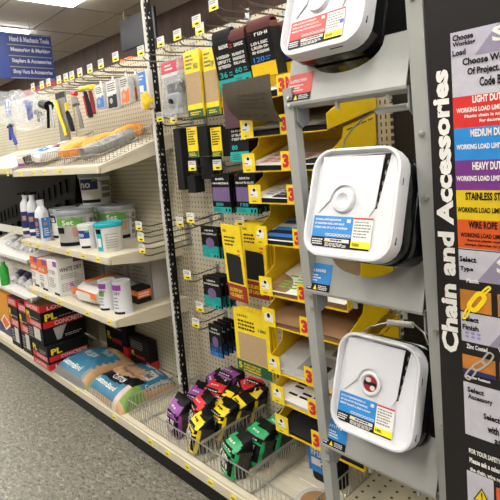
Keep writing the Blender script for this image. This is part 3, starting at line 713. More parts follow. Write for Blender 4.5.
# ================================================================== MID SHELF: pails and bottles
def near(px, py, z, r):                     # centre of a round thing whose nearest base point shows at the photo point
    p = on(px, py, 2, z); d = V((p.x, p.y, 0)).normalized(); return p+d*r
ZS = 1.012
def bottle(px, py, h, r, label, jug=False):
    c = near(px, py, ZS, r); c.z = ZS
    t = thing('jug' if jug else 'spray_bottle', label, 'bottle', c)
    b = B()
    if jug:
        L = [rr(2*r, 1.5*r, r*.4, 0)]
        loops = []
        for s_, z in ((.96, 0), (1, .01), (1, h*.62), (.9, h*.74), (.55, h*.82), (.45, h*.86), (.45, h*.9)):
            loops.append([V((p.x*s_, p.z*s_, z)) for p in rr(2*r, 1.6*r, r*.5, 0)])
        b.loft(loops, WHITE); b.link('body', t, raw=True, smooth=True)
        B().lathe([(.001, h*.9), (r*.5, h*.9), (r*.5, h), (.001, h)], (0, 0, 0), WHITE, 18).link('cap', t, raw=True, smooth=True)
        B().tube([(r*.4, 0, h*.82), (r*.85, 0, h*.84), (r*1.05, 0, h*.7), (r*.98, 0, h*.52)], r*.16, WHITE, 8).link('handle', t, raw=True, smooth=True)
        F = Fr((-r*.8, -.81*r, h*.08)); bb = B(); bb.rect(F, 0, 0, 1.6*r, h*.5, NAVY, .0015); bb.disc(F, .8*r, .35*h, .4*r, .06*h, SKIN, .002); bb.lines(F, .2*r, .05*h, 1.4*r, .25*h, 4, WPAPER, .002)
        G = Fr((1.005*r, -.55*r, h*.08), (0, 1, 0)); bb.rect(G, 0, 0, 1.1*r, h*.5, BLUE, .0015); bb.disc(G, .5*r, .35*h, .3*r, .05*h, SKIN, .002); bb.lines(G, .2*r, .05*h, r, .25*h, 4, WPAPER, .002)
        bb.link('label_sticker', t, raw=True)
    else:
        b.lathe([(.001, 0), (r*.95, 0), (r, .006), (r, h*.6), (r*.9, h*.72), (r*.5, h*.8), (r*.4, h*.84), (.001, h*.84)], (0, 0, 0), WHITE, 22).link('body', t, raw=True, smooth=True)
        B().lathe([(.001, h*.83), (r*.55, h*.83), (r*.55, h*.9), (.001, h*.9)], (0, 0, 0), WHITE, 16).box(-.012, -r*.5, h*.9, .012, r*1.0, h*.97, BLACK, .004).link('spray_head', t, raw=True)
        B().box(-.006, -r*1.35, h*.91, .006, -r*.5, h*.955, BLACK, .002).poly([(-.004, -r*.55, h*.9), (-.004, -r*.9, h*.78), (-.004, -r*.7, h*.78), (-.004, -r*.35, h*.9)], (.008, 0, 0), BLACK).link('trigger', t, raw=True)
        bb = B().wrap((0, 0, 0), r+.001, h*.06, h*.55, -2.6, .6, NAVY); bb.wrap((0, 0, 0), r+.0016, h*.36, h*.46, -1.3, -.5, SKIN); bb.wrap((0, 0, 0), r+.0016, h*.14, h*.2, -1.6, -.2, WPAPER)
        bb.link('label_sticker', t, raw=True)
bottle(29.5, 237, .325, .036, 'white spray bottle with navy label, farthest of the pair')
bottle(36.5, 238.5, .325, .036, 'white spray bottle with navy label next to the white jug')
bottle(45, 241.5, .265, .045, 'white jug with blue label in front of the pails', True)
def pail(c, r, h, label, lidm, band, inner, handle=True, name='pail', taper=.9):
    t = thing(name, label, 'pail', c); a0 = -.78
    B().lathe([(.001, 0), (r*taper, 0), (r*taper, .004), (r*.985, h*.9), (r*1.0, h*.93), (.001, h*.93)], (0, 0, 0), WHITE, 36).link('body', t, raw=True, smooth=True)
    B().lathe([(r*.9, h*.86), (r*1.035, h*.86), (r*1.05, h*.9), (r*1.05, h*.97), (r*1.02, h), (r*.9, h), (r*.88, h*.975), (.001, h*.975)], (0, 0, 0), lidm, 36).link('lid', t, raw=True, smooth=True)
    rad = lambda f: r*(taper+(.985-taper)*f/.9)+.0012
    bb = B()
    for k, (f0, f1, a, b_, m) in enumerate(inner):
        if not isinstance(m, tuple): bb.wrap((0, 0, 0), rad(f0)+.0007*k, h*f0, h*f1, a0+a, a0+b_, m, 12, rad(f1)+.0007*k)
    for f0, f1, a, b_, m in inner:
        if isinstance(m, tuple):
            st, mm = m
            def fn(u, v, f0=f0, f1=f1): f = v/h; q = rad(f)+.006; return V((q*math.cos(u/r), q*math.sin(u/r), v))
            bb.text(None, st, (a0+a)*r, h*f0, (b_-a)*r, h*(f1-f0), mm, fn=fn)
    bb.link('label_wrap', t, raw=True)
    if handle:
        pts = []
        for k in range(13):
            q = math.pi*k/12; pts.append(V((r*1.06*math.cos(q-1.2+.6), r*1.06*math.sin(q-1.2+.6)*1, h*.84-.5*r*math.sin(q)*1.2)))
        B().tube(pts, .003, MGREY, 5).link('bail_handle', t, raw=True)
    return t
A1 = [(.06, .84, -.9, .35, WPAPER), (.55, .8, -.9, .35, NAVY), (.72, .8, .0, .35, LIME), (.06, .14, -.9, .35, CHAR), (.58, .72, -.8, -.3, ('na', WPAPER))]
GSET = [(.05, .84, -.85, .95, LGREY), (.6, .8, -.85, .75, LIME), (.05, .15, -.85, .95, CHAR), (.62, .76, -.35, .25, ('Set', WPAPER)), (.3, .56, .15, .75, SKIN), (.4, .56, -.8, -.3, CHAR), (.08, .8, 1.0, 1.75, OFFW)]+[(.15+.16*k, .27+.16*k, 1.05+.02*k, 1.35, MGREY) for k in range(4)]+[(.15+.16*k, .27+.16*k, 1.42, 1.7, MGREY) for k in range(4)]
cA = near(57.5, 241, ZS, .085); cA.z = ZS
pail((cA.x, cA.y+.06, ZS), .085, .2, 'white pail with navy label between the jug and green pail', GLID, 0, A1)
cB = near(78.5, 247.5, ZS, .11); pail((cB.x, cB.y, ZS), .11, .215, 'front white pail with wide green band and grey lid', GLID, 0, GSET)
C_ = (-2.72, 1.485); pail((C_[0], C_[1], ZS), .108, .21, 'rear white pail with green band against the pegboard', GLID, 0, GSET)
pail((-2.985, 1.495, ZS), .108, .21, 'white pail at the back supporting the navy labelled one', GLID, 0, GSET)
pail((-2.985, 1.495, ZS+.211), .1, .2, 'white pail with navy label stacked on another under the top shelf', GLID, 0, [(.06, .84, -.9, .95, WPAPER), (.48, .82, -.9, .45, NAVY), (.74, .82, .1, .45, LIME), (.06, .16, -.9, .55, CHAR), (.54, .7, -.7, .0, ('no', WPAPER)), (.08, .84, .6, 1.4, OFFW)]+[(.2+.2*k, .34+.2*k, .68, 1.3, MGREY) for k in range(3)])
cE = near(90, 249.5, ZS, .052); pail((cE.x, cE.y, ZS), .054, .14, 'small white tub with blue label beside the teal lidded tub', WHITE, 0, [(.06, .84, -.9, .5, WPAPER), (.45, .78, -.9, .45, DBLUE), (.7, .78, .0, .45, LIME), (.06, .15, -.6, .45, CHAR), (.52, .66, -.7, -.1, ('mo', WPAPER))], False)
cF = near(111, 252.5, ZS, .072); pail((cF.x, cF.y, ZS), .074, .155, 'tub with a bright teal lid at the shelf corner', TEALLID, 0, [(.06, .84, -.8, 1.4, OFFW), (.06, .82, -.8, -.25, TEALLID), (.66, .82, -.8, -.3, BLACK), (.2, .5, -.7, -.35, WPAPER), (.45, .6, .2, .9, WPAPER)]+[(.15+.09*k, .19+.09*k, 0, .9, LGREY) for k in range(6)], False)
# black moulded tray leaning in the gap at the back of that shelf
P = [at(-60, 176, 1.5), at(76, 174, 1.5), at(75, 204, 1.5), at(0, 234, 1.5), at(-60, 246, 1.5)]
b = B().poly(P, (0, .119, 0), BLACK)
for k in range(10): q = P[3].lerp(P[2], k/10)+V((.03, 0, 0)); b.box(q.x, 1.47, q.z-.005, q.x+.05, 1.5, q.z+.06, BLACK, .008)
for k in range(16): q = P[3].lerp(P[2], k/16)+V((0, 0, .1)); b.box(q.x, 1.492, q.z, q.x+.01, 1.5, q.z+.1, BLACK)
tag(b.link('moulded_rack', loc=(-3.75, 1.5, 1.3)), 'black moulded rack panel in the gap behind the spray bottles', 'rack')

# ================================================================== LOWER SHELF
ZL = .685
def carton(x0, y0, z0, x1, y1, z1, label, paint, m=WPAPER, name='carton', top=None, rot=0):
    c = ((x0+x1)/2, (y0+y1)/2, z0)
    t = thing(name, label, 'box', c, (0, 0, rot)); w, d, h = x1-x0, y1-y0, z1-z0
    B().box(-w/2, -d/2, 0, w/2, d/2, h, m, .002).link('body', t, raw=True)
    b = B(); paint(b, Fr((-w/2, -d/2, 0)), Fr((w/2, -d/2, 0), (0, 1, 0)), Fr((-w/2, -d/2, h), (1, 0, 0), (0, 1, 0)), w, d, h); b.link('printing', t, raw=True)
    return t
def p_orange(b, F, G, T, w, d, h):
    b.rect(F, 0, .55*h, w, h, ORANGE); b.rect(F, .5*w, .82*h, w, h, PURP, .0012); b.letters(F, .1*w, .62*h, .8*w, .72*h, 5, WPAPER); b.lines(F, .1*w, .3*h, .6*w, .5*h, 3, MGREY); b.rect(F, .1*w, .1*h, .5*w, .25*h, LGREY); b.rect(F, .3*w, .02*h, .9*w, .09*h, CHAR)
    b.rect(G, 0, .6*h, d, h, ORANGE); b.lines(G, .1*d, .2*h, .9*d, .5*h, 5, MGREY); b.rect(G, .1*d, .02*h, .6*d, .08*h, CHAR)
def p_white(b, F, G, T, w, d, h):
    b.rect(F, .6*w, .82*h, .98*w, .97*h, PURP); b.letters(F, .1*w, .6*h, .8*w, .7*h, 6, MGREY); b.lines(F, .1*w, .2*h, .7*w, .5*h, 6, MGREY); b.rect(F, .5*w, .02*h, w, .09*h, CHAR)
    b.rect(G, .62*d, .88*h, d, h, PURP); b.text(G, 'WHITE DRY', .08*d, .66*h, .84*d, .12*h, CHAR); b.lines(G, .1*d, .45*h, .8*d, .6*h, 3, LGREY); b.rect(G, .6*d, .25*h, .95*d, .5*h, OFFW); b.lines(G, .1*d, .1*h, .9*d, .35*h, 5, LGREY)
carton(-3.43, 1.18, ZL, -3.3, 1.38, ZL+.21, 'orange topped white carton at the far end of the lower shelf', p_orange)
carton(-3.27, 1.17, ZL, -3.13, 1.37, ZL+.21, 'orange topped white carton against the white dry mix carton', p_orange)
carton(-3.1, 1.165, ZL, -2.95, 1.335, ZL+.225, 'white carton lettered for a white dry mix', p_white)
def p_gb(b, F, G, T, w, d, h): b.lines(F, .2*w, .3*h, .8*w, .8*h, 5, MGREY); b.rect(F, .97*w, 0, w, h, MGREY)
for k, (xa, xb, lab) in enumerate(((-3.3, -2.93, 'big pale grey carton at the back, behind the white carton'), (-2.92, -2.62, 'big pale grey carton at the back, in the middle'), (-2.61, -2.36, 'big pale grey carton at the back, nearest the post'))):
    carton(xa, 1.46, ZL, xb, 1.6, ZL+.235, lab, p_gb, LGREY)
def can(px, py, r, h, label, bandm):
    c = near(px, py, ZL, r); t = thing('can', label, 'can', (c.x, c.y, ZL))
    B().lathe([(.001, 0), (r, 0), (r, .004), (r*.98, .006), (r*.98, h-.006), (r, h-.004), (r, h), (r*.93, h), (r*.92, h-.005), (.001, h-.005)], (0, 0, 0), WHITE, 28).link('body', t, raw=True, smooth=True)
    bb = B().wrap((0, 0, 0), r+.0005, .004, h*.1, -1.9, -.4, CHAR); bb.wrap((0, 0, 0), r+.0005, h*.75, h*.92, -1.9, -.6, PURP)
    if bandm: bb.wrap((0, 0, 0), r+.0006, h*.5, h*.66, -2.2, -.9, bandm)
    for k in range(4): bb.wrap((0, 0, 0), r+.0006, h*(.2+.1*k), h*(.235+.1*k), -1.7, -1.0-.1*(k % 2), MGREY)
    def fn(u, v): q = r+.002; return V((q*math.cos(u/r), q*math.sin(u/r), v))
    bb.text(None, 'DRY', -1.5*r, h*.62, .8*r, h*.09, CHAR, fn=fn)
    bb.link('label_wrap', t, raw=True)
can(109.5, 311, .046, .165, 'white can with olive label beside the other can', LIME)
can(124.5, 315, .049, .175, 'white can with purple tab at the shelf corner', None)
# soft flat bag with orange stripe
R = random.Random(21); b = cushiony(B(), 0, 0, .05, .36, .3, .10, OFFW, R, 0, 0, .4); F = Fr((-.155, -.145, .02))
b.rect(F, .0, .03, .31, .066, ORANGE, .004); b.lines(F, .02, .0, .2, .035, 3, MGREY, .004); b.rect(Fr((.178, -.12, .03), (0, 1, 0)), 0, .012, .24, .045, ORANGE, .006)
b.rect(Fr((-.1, -.1, .109), (1, 0, 0), (0, 1, 0)), 0, 0, .2, .2, LGREY, .004); b.rect(Fr((-.1, -.1, .109), (1, 0, 0), (0, 1, 0)), 0, .0, .06, .2, ORANGE, .005); b.rect(F, 0, .07, .05, .09, PURP, .005)
o = b.link('soft_bag', loc=(-2.66, 1.33, ZL), raw=True, smooth=True); tag(o, 'soft white bag with orange stripe lying behind the cans', 'bag')
def p_ob(b, F, G, T, w, d, h): b.rect(F, 0, .5*h, w, .85*h, ORANGE); b.rect(G, 0, .35*h, d, .8*h, ORANGE); b.lines(G, .1*d, .4*h, .9*d, .7*h, 2, WPAPER, .0014); b.lines(F, .1*w, .55*h, .9*w, .8*h, 2, WPAPER, .0014)
carton(-2.46, 1.36, ZL, -2.37, 1.45, ZL+.09, 'little orange and black carton behind the white cans', p_ob, CHAR)

# ================================================================== BASE DECK: boxes and mortar bags
ZD = .148
def p_adh(b, F, G, T, w, d, h, big=True):
    for Q, L in ((F, w), (G, d)):
        b.rect(Q, 0, .84*h, L, h, RED); b.text(Q, 'LOCTITE', .15*L, .87*h, .7*L, .09*h, WPAPER, .0016, .03)
        b.text(Q, 'PL', .08*L, .6*h, .28*L, .17*h, YEL, .0016, .04); b.rect(Q, .03*L, .42*h, .97*L, .58*h, RED, .0006); b.text(Q, 'CONCRETE', .28*L, .45*h, .66*L, .1*h, WPAPER, .0016, .02)
        b.lines(Q, .4*L, .62*h, .95*L, .66*h, 1, LGREY)
    b.quad(G, [(.24*d, .38*h), (.56*d, .4*h), (.5*d, .3*h), (.4*d, .06*h), (.3*d, .06*h)], LGREY, .0014)
    b.lines(G, .5*d, .08*h, .95*d, .16*h, 2, LGREY); b.rect(F, .45*w, .1*h, .85*w, .4*h, OFFW, .001); b.lines(F, .1*w, .08*h, .4*w, .35*h, 5, LGREY)
def p_adh2(b, F, G, T, w, d, h):
    for Q, L in ((F, w), (G, d)):
        b.rect(Q, 0, 0, L, .26*h, RED); b.text(Q, 'LOCTITE', .15*L, .06*h, .7*L, .14*h, WPAPER, .0016, .03)
        b.text(Q, 'PL', .08*L, .64*h, .26*L, .26*h, YEL, .0016, .04); b.rect(Q, .03*L, .36*h, .97*L, .58*h, RED, .0006); b.text(Q, 'CONCRETE', .3*L, .4*h, .64*L, .14*h, WPAPER, .0016, .02)
    b.lines(F, .5*w, .62*h, .95*w, .8*h, 3, LGREY)
carton(-3.47, 1.135, ZD, -3.2, 1.42, ZD+.155, 'black and red adhesive carton under the open one', p_adh2, CHAR, 'display_box')
def open_box(x0, y0, z0, x1, y1, z1, label, rot=0):
    c = ((x0+x1)/2, (y0+y1)/2, z0); t = thing('display_box', label, 'box', c, (0, 0, rot)); w, d, h = x1-x0, y1-y0, z1-z0
    b = B()
    for a in ((-w/2, -d/2, 0, w/2, -d/2+.004, h), (-w/2, d/2-.004, 0, w/2, d/2, h), (-w/2, -d/2, 0, -w/2+.004, d/2, h), (w/2-.004, -d/2, 0, w/2, d/2, h), (-w/2, -d/2, 0, w/2, d/2, .004)): b.box(*a, CHAR)
    for a in ((-w/2+.0045, -d/2+.005, .01, w/2-.0045, -d/2+.006, h-.001), (-w/2+.0045, d/2-.006, .01, w/2-.0045, d/2-.005, h-.001), (-w/2+.005, -d/2+.005, .01, -w/2+.006, d/2-.005, h-.001), (w/2-.006, -d/2+.005, .01, w/2-.005, d/2-.005, h-.001)): b.box(*a, KRAFT)
    b.link('body', t, raw=True)
    b = B(); p_adh(b, Fr((-w/2, -d/2, 0)), Fr((w/2, -d/2, 0), (0, 1, 0)), None, w, d, h); b.link('printing', t, raw=True)
open_box(-3.53, 1.14, ZD+.156, -3.255, 1.44, ZD+.425, 'open topped black adhesive carton with yellow and red lettering')
carton(-3.74, 1.16, ZD, -3.56, 1.46, ZD+.37, 'black and red carton just beyond the open adhesive carton', p_adh, CHAR, 'display_box')
carton(-3.97, 1.16, ZD, -3.77, 1.46, ZD+.38, 'black and red carton second beyond the open adhesive carton', p_adh, CHAR, 'display_box')
def p_or(b, F, G, T, w, d, h): b.rect(F, 0, 0, w, .25*h, NAVY); b.quad(F, [(.5*w, .1*h), (.9*w, .3*h), (.5*w, .5*h), (.2*w, .3*h)], WPAPER, .0012); b.quad(F, [(.5*w, .15*h), (.8*w, .3*h), (.5*w, .45*h), (.3*w, .3*h)], ORANGE, .0016); b.rect(G, 0, 0, d, .3*h, NAVY)
carton(-4.4, 1.2, ZD, -4.05, 1.45, ZD+.35, 'orange and navy carton at the far end of the base deck', p_or, mat('amber_card', '#d9962a', .6), 'display_box')
def p_dark(b, F, G, T, w, d, h):
    b.text(F, 'PL', .1*w, .35*h, .16*w, .16*h, YEL, .0016, .04); b.rect(F, .3*w, .3*h, .75*w, .4*h, DRED); b.lines(F, .1*w, .6*h, .8*w, .9*h, 4, MGREY); b.rect(F, .8*w, .0, w, .3*h, RED); b.rect(G, 0, 0, d, .3*h, RED)
for k, (xa, xb, ya, zt, lab) in enumerate(((-3.17, -2.88, 1.54, .32, 'dark adhesive carton behind the farther mortar bag'), (-2.86, -2.62, 1.545, .19, 'dark adhesive carton behind the nearer mortar bag'))):
    carton(xa, ya, ZD, xb, 1.605, ZD+zt, lab, p_dark, CHAR, 'display_box')
carton(-3.17, 1.535, ZD+.321, -2.9, 1.605, ZD+.49, 'dark carton stacked at the back under the lower shelf', lambda b, F, G, T, w, d, h: (b.rect(F, .35*w, .2*h, .95*w, .8*h, LGREY), b.lines(F, .45*w, .3*h, .9*w, .7*h, 2, CHAR, .0016)), CHAR, 'display_box')
def zig(u, amp, k): return amp*(abs((u*k) % 1-.5)*2)
def mortar(cx, cy, w, d, h, rot, label, pat, texts):
    t = thing('mortar_bag', label, 'bag', (cx, cy, ZD), (0, 0, rot)); R = random.Random(int(abs(cx)*1000))
    n = 56; m_ = 44
    def hz(u, v):
        e = max(0, 1-abs(2*u-1)**4)**.5*max(0, 1-abs(2*v-1)**3.4)**.5
        return h*e*(.88+.08*math.sin(7*u+1)*math.sin(5*v)+.05*math.sin(13*v+4*u)+.03*math.sin(31*u+9*v)*math.sin(17*v))
    def P(u, v, off=0): return V(((u-.5)*w*(1-.03*math.sin(math.pi*v)), (v-.5)*d, hz(u, v)+.001+off))
    vs = []; fs = []; mm = []
    for j in range(m_+1):
        for i in range(n+1): vs.append(P(i/n, j/m_))
    for j in range(m_):
        for i in range(n):
            fs.append((j*(n+1)+i, j*(n+1)+i+1, (j+1)*(n+1)+i+1, (j+1)*(n+1)+i)); mm.append(pat((i+.5)/n, (j+.5)/m_))
    b = B().add(vs, fs, mm)
    k0 = len(b.v); b.add([V((x_, y_, .0005)) for x_, y_ in ((-w/2, -d/2), (w/2, -d/2), (w/2, d/2), (-w/2, d/2))], [(3, 2, 1, 0)], KRAFT)
    b.link('sack', t, raw=True, smooth=True)
    b = B()
    for st, u, v, uw, vh, ma, up in texts:
        if up == 0: fn = lambda a, c: P(a, c, .002)
        elif up == 1: fn = lambda a, c, u=u, v=v: P(u+(c-v), v-(a-u)*-1, .002)
        else: fn = lambda a, c, u=u, v=v, uw=uw, vh=vh: P(u+uw-(a-u), v+vh-(c-v), .002)
        if up == 1:
            fn = lambda a, c, u=u, v=v: P(u-(c-v), v+(a-u), .002)
            b.text(None, st, u, v, vh, uw, ma, fn=fn)
        else: b.text(None, st, u, v, uw, vh, ma, fn=fn)
    b.link('lettering', t, raw=True)
def pat_a(u, v):
    if v < .05: return MGREY
    if u > .84 and v < .24: return KRAFT if u > .9 else MGREY
    if u < .1 and v > .5: return KRAFT if v < .6 else MOSS if v < .85 else LGREY
    if u > .93 or (v > .74 and u > .42+zig(v, .05, 9)): return KRAFT
    if u+zig(v, .05, 9) < .92: return BTEAL
    return KRAFT
def pat_b(u, v):
    if u > .87 and v > .06:
        if v < .42: return MOSS
        return BTEAL if u < .97-zig(v, .03, 14) else KRAFT
    if v < .27-.05*math.sin(4*u+.4):
        if u < .1: return MOSS
        if u < .76: return BTEAL if v > .008+zig(u, .012, 16) else KRAFT
        return mat('pinkish_print', '#c9b6aa', .6) if u < .85 else KRAFT
    if u < .1 and v < .4: return MOSS
    if v < .47-.1*math.sin(4*u+.4): return CHAR
    if .66 < u < .84 and .56 < v < .78: return OFFW
    if v > .74-zig(u, .06, 10) or (u > .8 and v > .5): return BTEAL
    return KRAFT
LT = [('CustomBlend', .15, .1, .55, .1, WPAPER, 0), ('MORTAR', .3, .42, .3, .13, OFFW, 2), ('Thin-Set', .5, .62, .28, .12, OFFW, 0)]
mortar(-2.97, 1.345, .42, .38, .112, .02, 'farther mortar sack, mostly teal with a kraft corner', pat_a, LT)
LB = [('CustomBlend', .14, .1, .52, .085, WPAPER, 0), ('CUSTOM', .34, .28, .3, .09, WPAPER, 0), ('Thin-Set', .68, .6, .14, .13, CHAR, 0), ('CustomBlend', .95, .47, .045, .45, WPAPER, 1), ('Standard', .3, .48, .4, .06, GREYP, 0), ('Mortar', .45, .8, .4, .06, OFFW, 0)]
mortar(-2.525, 1.35, .44, .38, .112, -.03, 'nearer mortar sack, kraft and charcoal with a green corner tab', pat_b, LB)

# ================================================================== WIRE BINS AND POUCHES
def bin_(x0, x1, label, left=True, right=True, y0=1.185, y1=1.58, h=.085):
    t = thing('wire_bin', label, 'basket', ((x0+x1)/2, (y0+y1)/2, ZD)); z = ZD+.004
    b = B(); wire_rail(b, (x0, y0, z), (x1, y0, z), h, max(4, int((x1-x0)/.021)), r=.0021, m=CHROME, top_r=.0036); b.link('front_rail', t)
    for x, f in ((x0, left), (x1, right)):
        if f: b = B(); wire_rail(b, (x, y0, z), (x, y1, z), h+.01, 18, r=.0021, m=CHROME, top_r=.0036); b.link('divider', t)
    b = B()
    for k in range(12): y = y0+.02+k*.034; b.tube([(x0, y, z), (x1, y, z)], .0014, CHROME, 4)
    b.link('bin_floor', t)
bin_(-2.275, -2.165, 'narrow empty wire bin beside the nearer mortar sack')
bin_(-2.15, -1.655, 'wide wire bin heaped with purple, red and yellow pouches')
bin_(-1.645, -1.355, 'wire bin of green pouches')
bin_(-1.345, -1.06, 'wire bin with the blue pouch behind the rack leg')
def pouch(loc, rot, colm, label, group, seed, w=.12, d=.1, h=.168):
    t = thing('pouch', label, 'bag', loc, rot, group); R = random.Random(seed); n = 32; K = 18; loops = []
    ph = [R.uniform(0, 6.28) for _ in range(6)]
    for k in range(K+1):
        f = k/K
        if f < .62: sx, sy, oy = w/2*(.95+.05*math.sin(f*5)), d/2*(.93+.1*math.sin(f*5)), 0
        else: g = (f-.62)/.38; sx = w/2*(1-.06*g); sy = d/2*(1-g**1.2*.93); oy = .028*g
        lp = []
        for a in range(n):
            th = 2*math.pi*a/n+.098; c_, s_ = math.cos(th), math.sin(th); e = .42
            x = abs(c_)**e*math.copysign(1, c_)*sx; y = abs(s_)**e*math.copysign(1, s_)*sy+oy
            q = .0042*math.sin(9*f+ph[0]+3*x/w*2)*math.sin(14*x/w+ph[1])+.003*math.sin(23*f+ph[2])*math.sin(5*th+ph[3])+R.uniform(-.0015, .0015)
            q *= min(1, 6*f+.2)
            lp.append(V((x+q*c_, y+q*s_, f*h+.003*math.sin(3*th+ph[4])*f)))
        loops.append(lp)
    sd = R.random()
    def fm(k, a):
        th = 2*math.pi*(a+.5)/n+.098; f = (k+.5)/K; fr = -math.sin(th)*1.0; u = math.cos(th)
        front = fr > .42
        if f > .93: return BLACK
        if not front:
            if fr > .1 and f < .62 and u > 0: return colm
            if f > .64: return BLACK if fr < .3 else CHAR
            return GREYBAG
        v = f+.12*u*(sd-.3)
        if v > .86: return BLACK
        if v > .66: return colm
        if v > .56: return BLACK
        if v > .5: return colm
        if u < -.55 or v < .1: return colm if v < .45 else BLACK
        return BLACK
    b = B(); vs = [p for L in loops for p in L]; fs = []; mm = []
    for k in range(K):
        for a in range(n): fs.append((k*n+a, k*n+(a+1) % n, (k+1)*n+(a+1) % n, (k+1)*n+a)); mm.append(fm(k, a))
    fs += [tuple(range(n-1, -1, -1)), tuple(range(K*n, K*n+n))]; mm += [GREYBAG, BLACK]
    b.add(vs, fs, mm); b.link('sack', t, raw=True, smooth=True)
    def P(u, f, off):            # a point on the front face
        k = max(0, min(K-1e-4, f*K)); ki = int(k); x = (u-.5)*w*.86
        def yy(L):
            c = [p for p in L if p.y < (max(q.y for q in L)+min(q.y for q in L))/2]; c.sort(key=lambda p: abs(p.x-x)); a_, b_ = c[0], c[1]
            return min(a_.y, b_.y)
        y = yy(loops[ki])*(1-(k-ki))+yy(loops[ki+1])*(k-ki); return V((x, y-off, f*h+off*.4))
    b = B()
    def bar(u0, f0, u1, f1, m, off=.003):
        N = 3; q = []
        for i in range(N+1): q += [P(u0, f0+(f1-f0)*i/N, off), P(u1, f0+(f1-f0)*i/N, off)]
        b.add(q, [(2*i, 2*i+1, 2*i+3, 2*i+2) for i in range(N)], m)
    for r in range(2):
        for c in range(5):
            u = .1+.155*c; f = .34-.17*r; bar(u, f, u+.05, f+.13, WPAPER)
            z = f+R.choice((0, .05, .1)); bar(u, z, u+.12, z+.035, WPAPER, .0034)
            if R.random() < .7: bar(u+.085, f+R.choice((0, .05)), u+.125, f+.13, WPAPER, .0032)
    for c in range(5): bar(.12+.15*c, .58, .12+.15*c+.1, .61, OFFW)
    for c in range(3): bar(.25+.16*c, .74, .25+.16*c+.12, .775, CHAR if colm is YEL else OFFW)
    bar(.1, .05, .75, .085, OFFW)
    b.link('print', t, raw=True)
PO = {
 'purple': (PURP, [(-1.93, 1.26, 0, .1, -.1, 'purple pouch at the front of its heap by the mortar sack'), (-1.95, 1.38, .01, .3, -.35, 'purple pouch second from the front of its heap'), (-1.99, 1.51, .02, -.25, -.3, 'purple pouch toward the pegboard'), (-1.88, 1.5, .09, .25, -.75, 'purple pouch lying highest on the heap by the post')]),
 'red': (RED, [(-1.84, 1.31, .03, -.12, -.3, 'red pouch at the front between purple and yellow ones'), (-1.86, 1.42, .05, .4, -.5, 'red pouch second from the front'), (-1.8, 1.53, .05, -.4, -.6, 'red pouch lying near the blue footed disc packs'), (-1.73, 1.56, .07, .3, -.7, 'red pouch nearest the tan sandpaper pack')]),
 'yellow': (YEL, [(-1.76, 1.235, .0, -.15, -.3, 'yellow pouch standing at the front rail'), (-1.725, 1.33, .02, .1, -.45, 'yellow pouch second from the front rail'), (-1.72, 1.42, .02, -.1, -.5, 'yellow pouch third from the front rail'), (-1.72, 1.53, .02, .15, -.4, 'yellow pouch farthest back beside the trays'), (-1.81, 1.42, .03, .3, -.5, 'yellow pouch wedged between red and yellow ones')]),
 'green': (GREEN, [(-1.505, 1.225, .0, -.1, -.3, 'green pouch at the front of its bin'), (-1.47, 1.32, .01, .12, -.4, 'green pouch second in its bin'), (-1.455, 1.42, .01, -.05, -.4, 'green pouch third in its bin'), (-1.445, 1.53, .01, .1, -.35, 'green pouch farthest back in its bin')])}
sd_ = 40
for key, (cm, spots) in PO.items():
    for x, y, dz, rz, rx, lab in spots:
        sd_ += 1; pouch((x, y, ZD+.008+dz), (rx, 0, rz-.25), cm, lab, key+' pouches in the wire bins', sd_)
# blue pouch
t = thing('blue_pouch', 'blue pouch with a yellow and red roundel behind the rack leg', 'bag', (-1.165, 1.45, ZD+.006))
loops = []
for f, s_ in ((0, .9), (.06, 1), (.5, 1), (.85, .75), (1, .08)): loops.append([V((p.x, p.z*s_, f*.23)) for p in rr(.15, .09, .035, 0)])
B().loft(loops, BLACK).link('sack', t, raw=True, smooth=True)
b = B(); F = Fr((-.075, -.047, 0)); b.rect(F, .004, .04, .146, .2, BLUE); b.disc(F, .1, .17, .035, .035, YEL, .002); b.disc(F, .1, .17, .022, .022, RED, .003); b.rect(F, .02, .07, .12, .1, OFFW, .0015); b.text(F, '2', .065, .073, .016, .024, CHAR, .002); b.letters(F, .02, .11, .1, .14, 5, WPAPER, .0015); b.lines(F, .02, .045, .12, .062, 2, SKY, .0015)
b.link('printed_panel', t, raw=True)
# things near the rack foot
t = thing('abrasive_disc', 'brown abrasive disc with pale rim lying by the rack foot', 'disc', (-1.09, 1.25, ZD+.055))
B().lathe([(.02, 0), (.075, 0), (.075, .02), (.02, .02)], (-1.075, 1.24, ZD+.055), LGREY, 30).link('disc', t, smooth=True)
B().lathe([(.022, .0205), (.055, .0205), (.055, .022), (.022, .022)], (-1.075, 1.24, ZD+.055), BROWNP, 30).link('centre_label', t)
tag(B().lathe([(.001, 0), (.075, 0), (.075, .045), (.001, .045)], (-1.075, 1.24, ZD+.004), LGREY, 30).link('spool', loc=(-1.075, 1.24, ZD), smooth=True), 'grey spool standing under the brown abrasive disc', 'spool')
tag(B().lathe([(.03, 0), (.07, 0), (.078, .01), (.078, .05), (.07, .06), (.03, .06)], (-.93, 1.27, .162), WHITE, 30).link('spool', loc=(-.93, 1.27, .162), smooth=True), 'white spool lying on the perforated plate', 'spool')
b = B().box(-.86, 1.26, .162, -.6, 1.42, .24, BLACK, .02); b.rect(Fr((-.86, 1.26, .24), (1, 0, 0), (0, 1, 0)), .03, .04, .1, .07, OFFW, .001)
tag(b.link('black_case', loc=(-.73, 1.34, .162)), 'black case lying on the perforated plate', 'case')

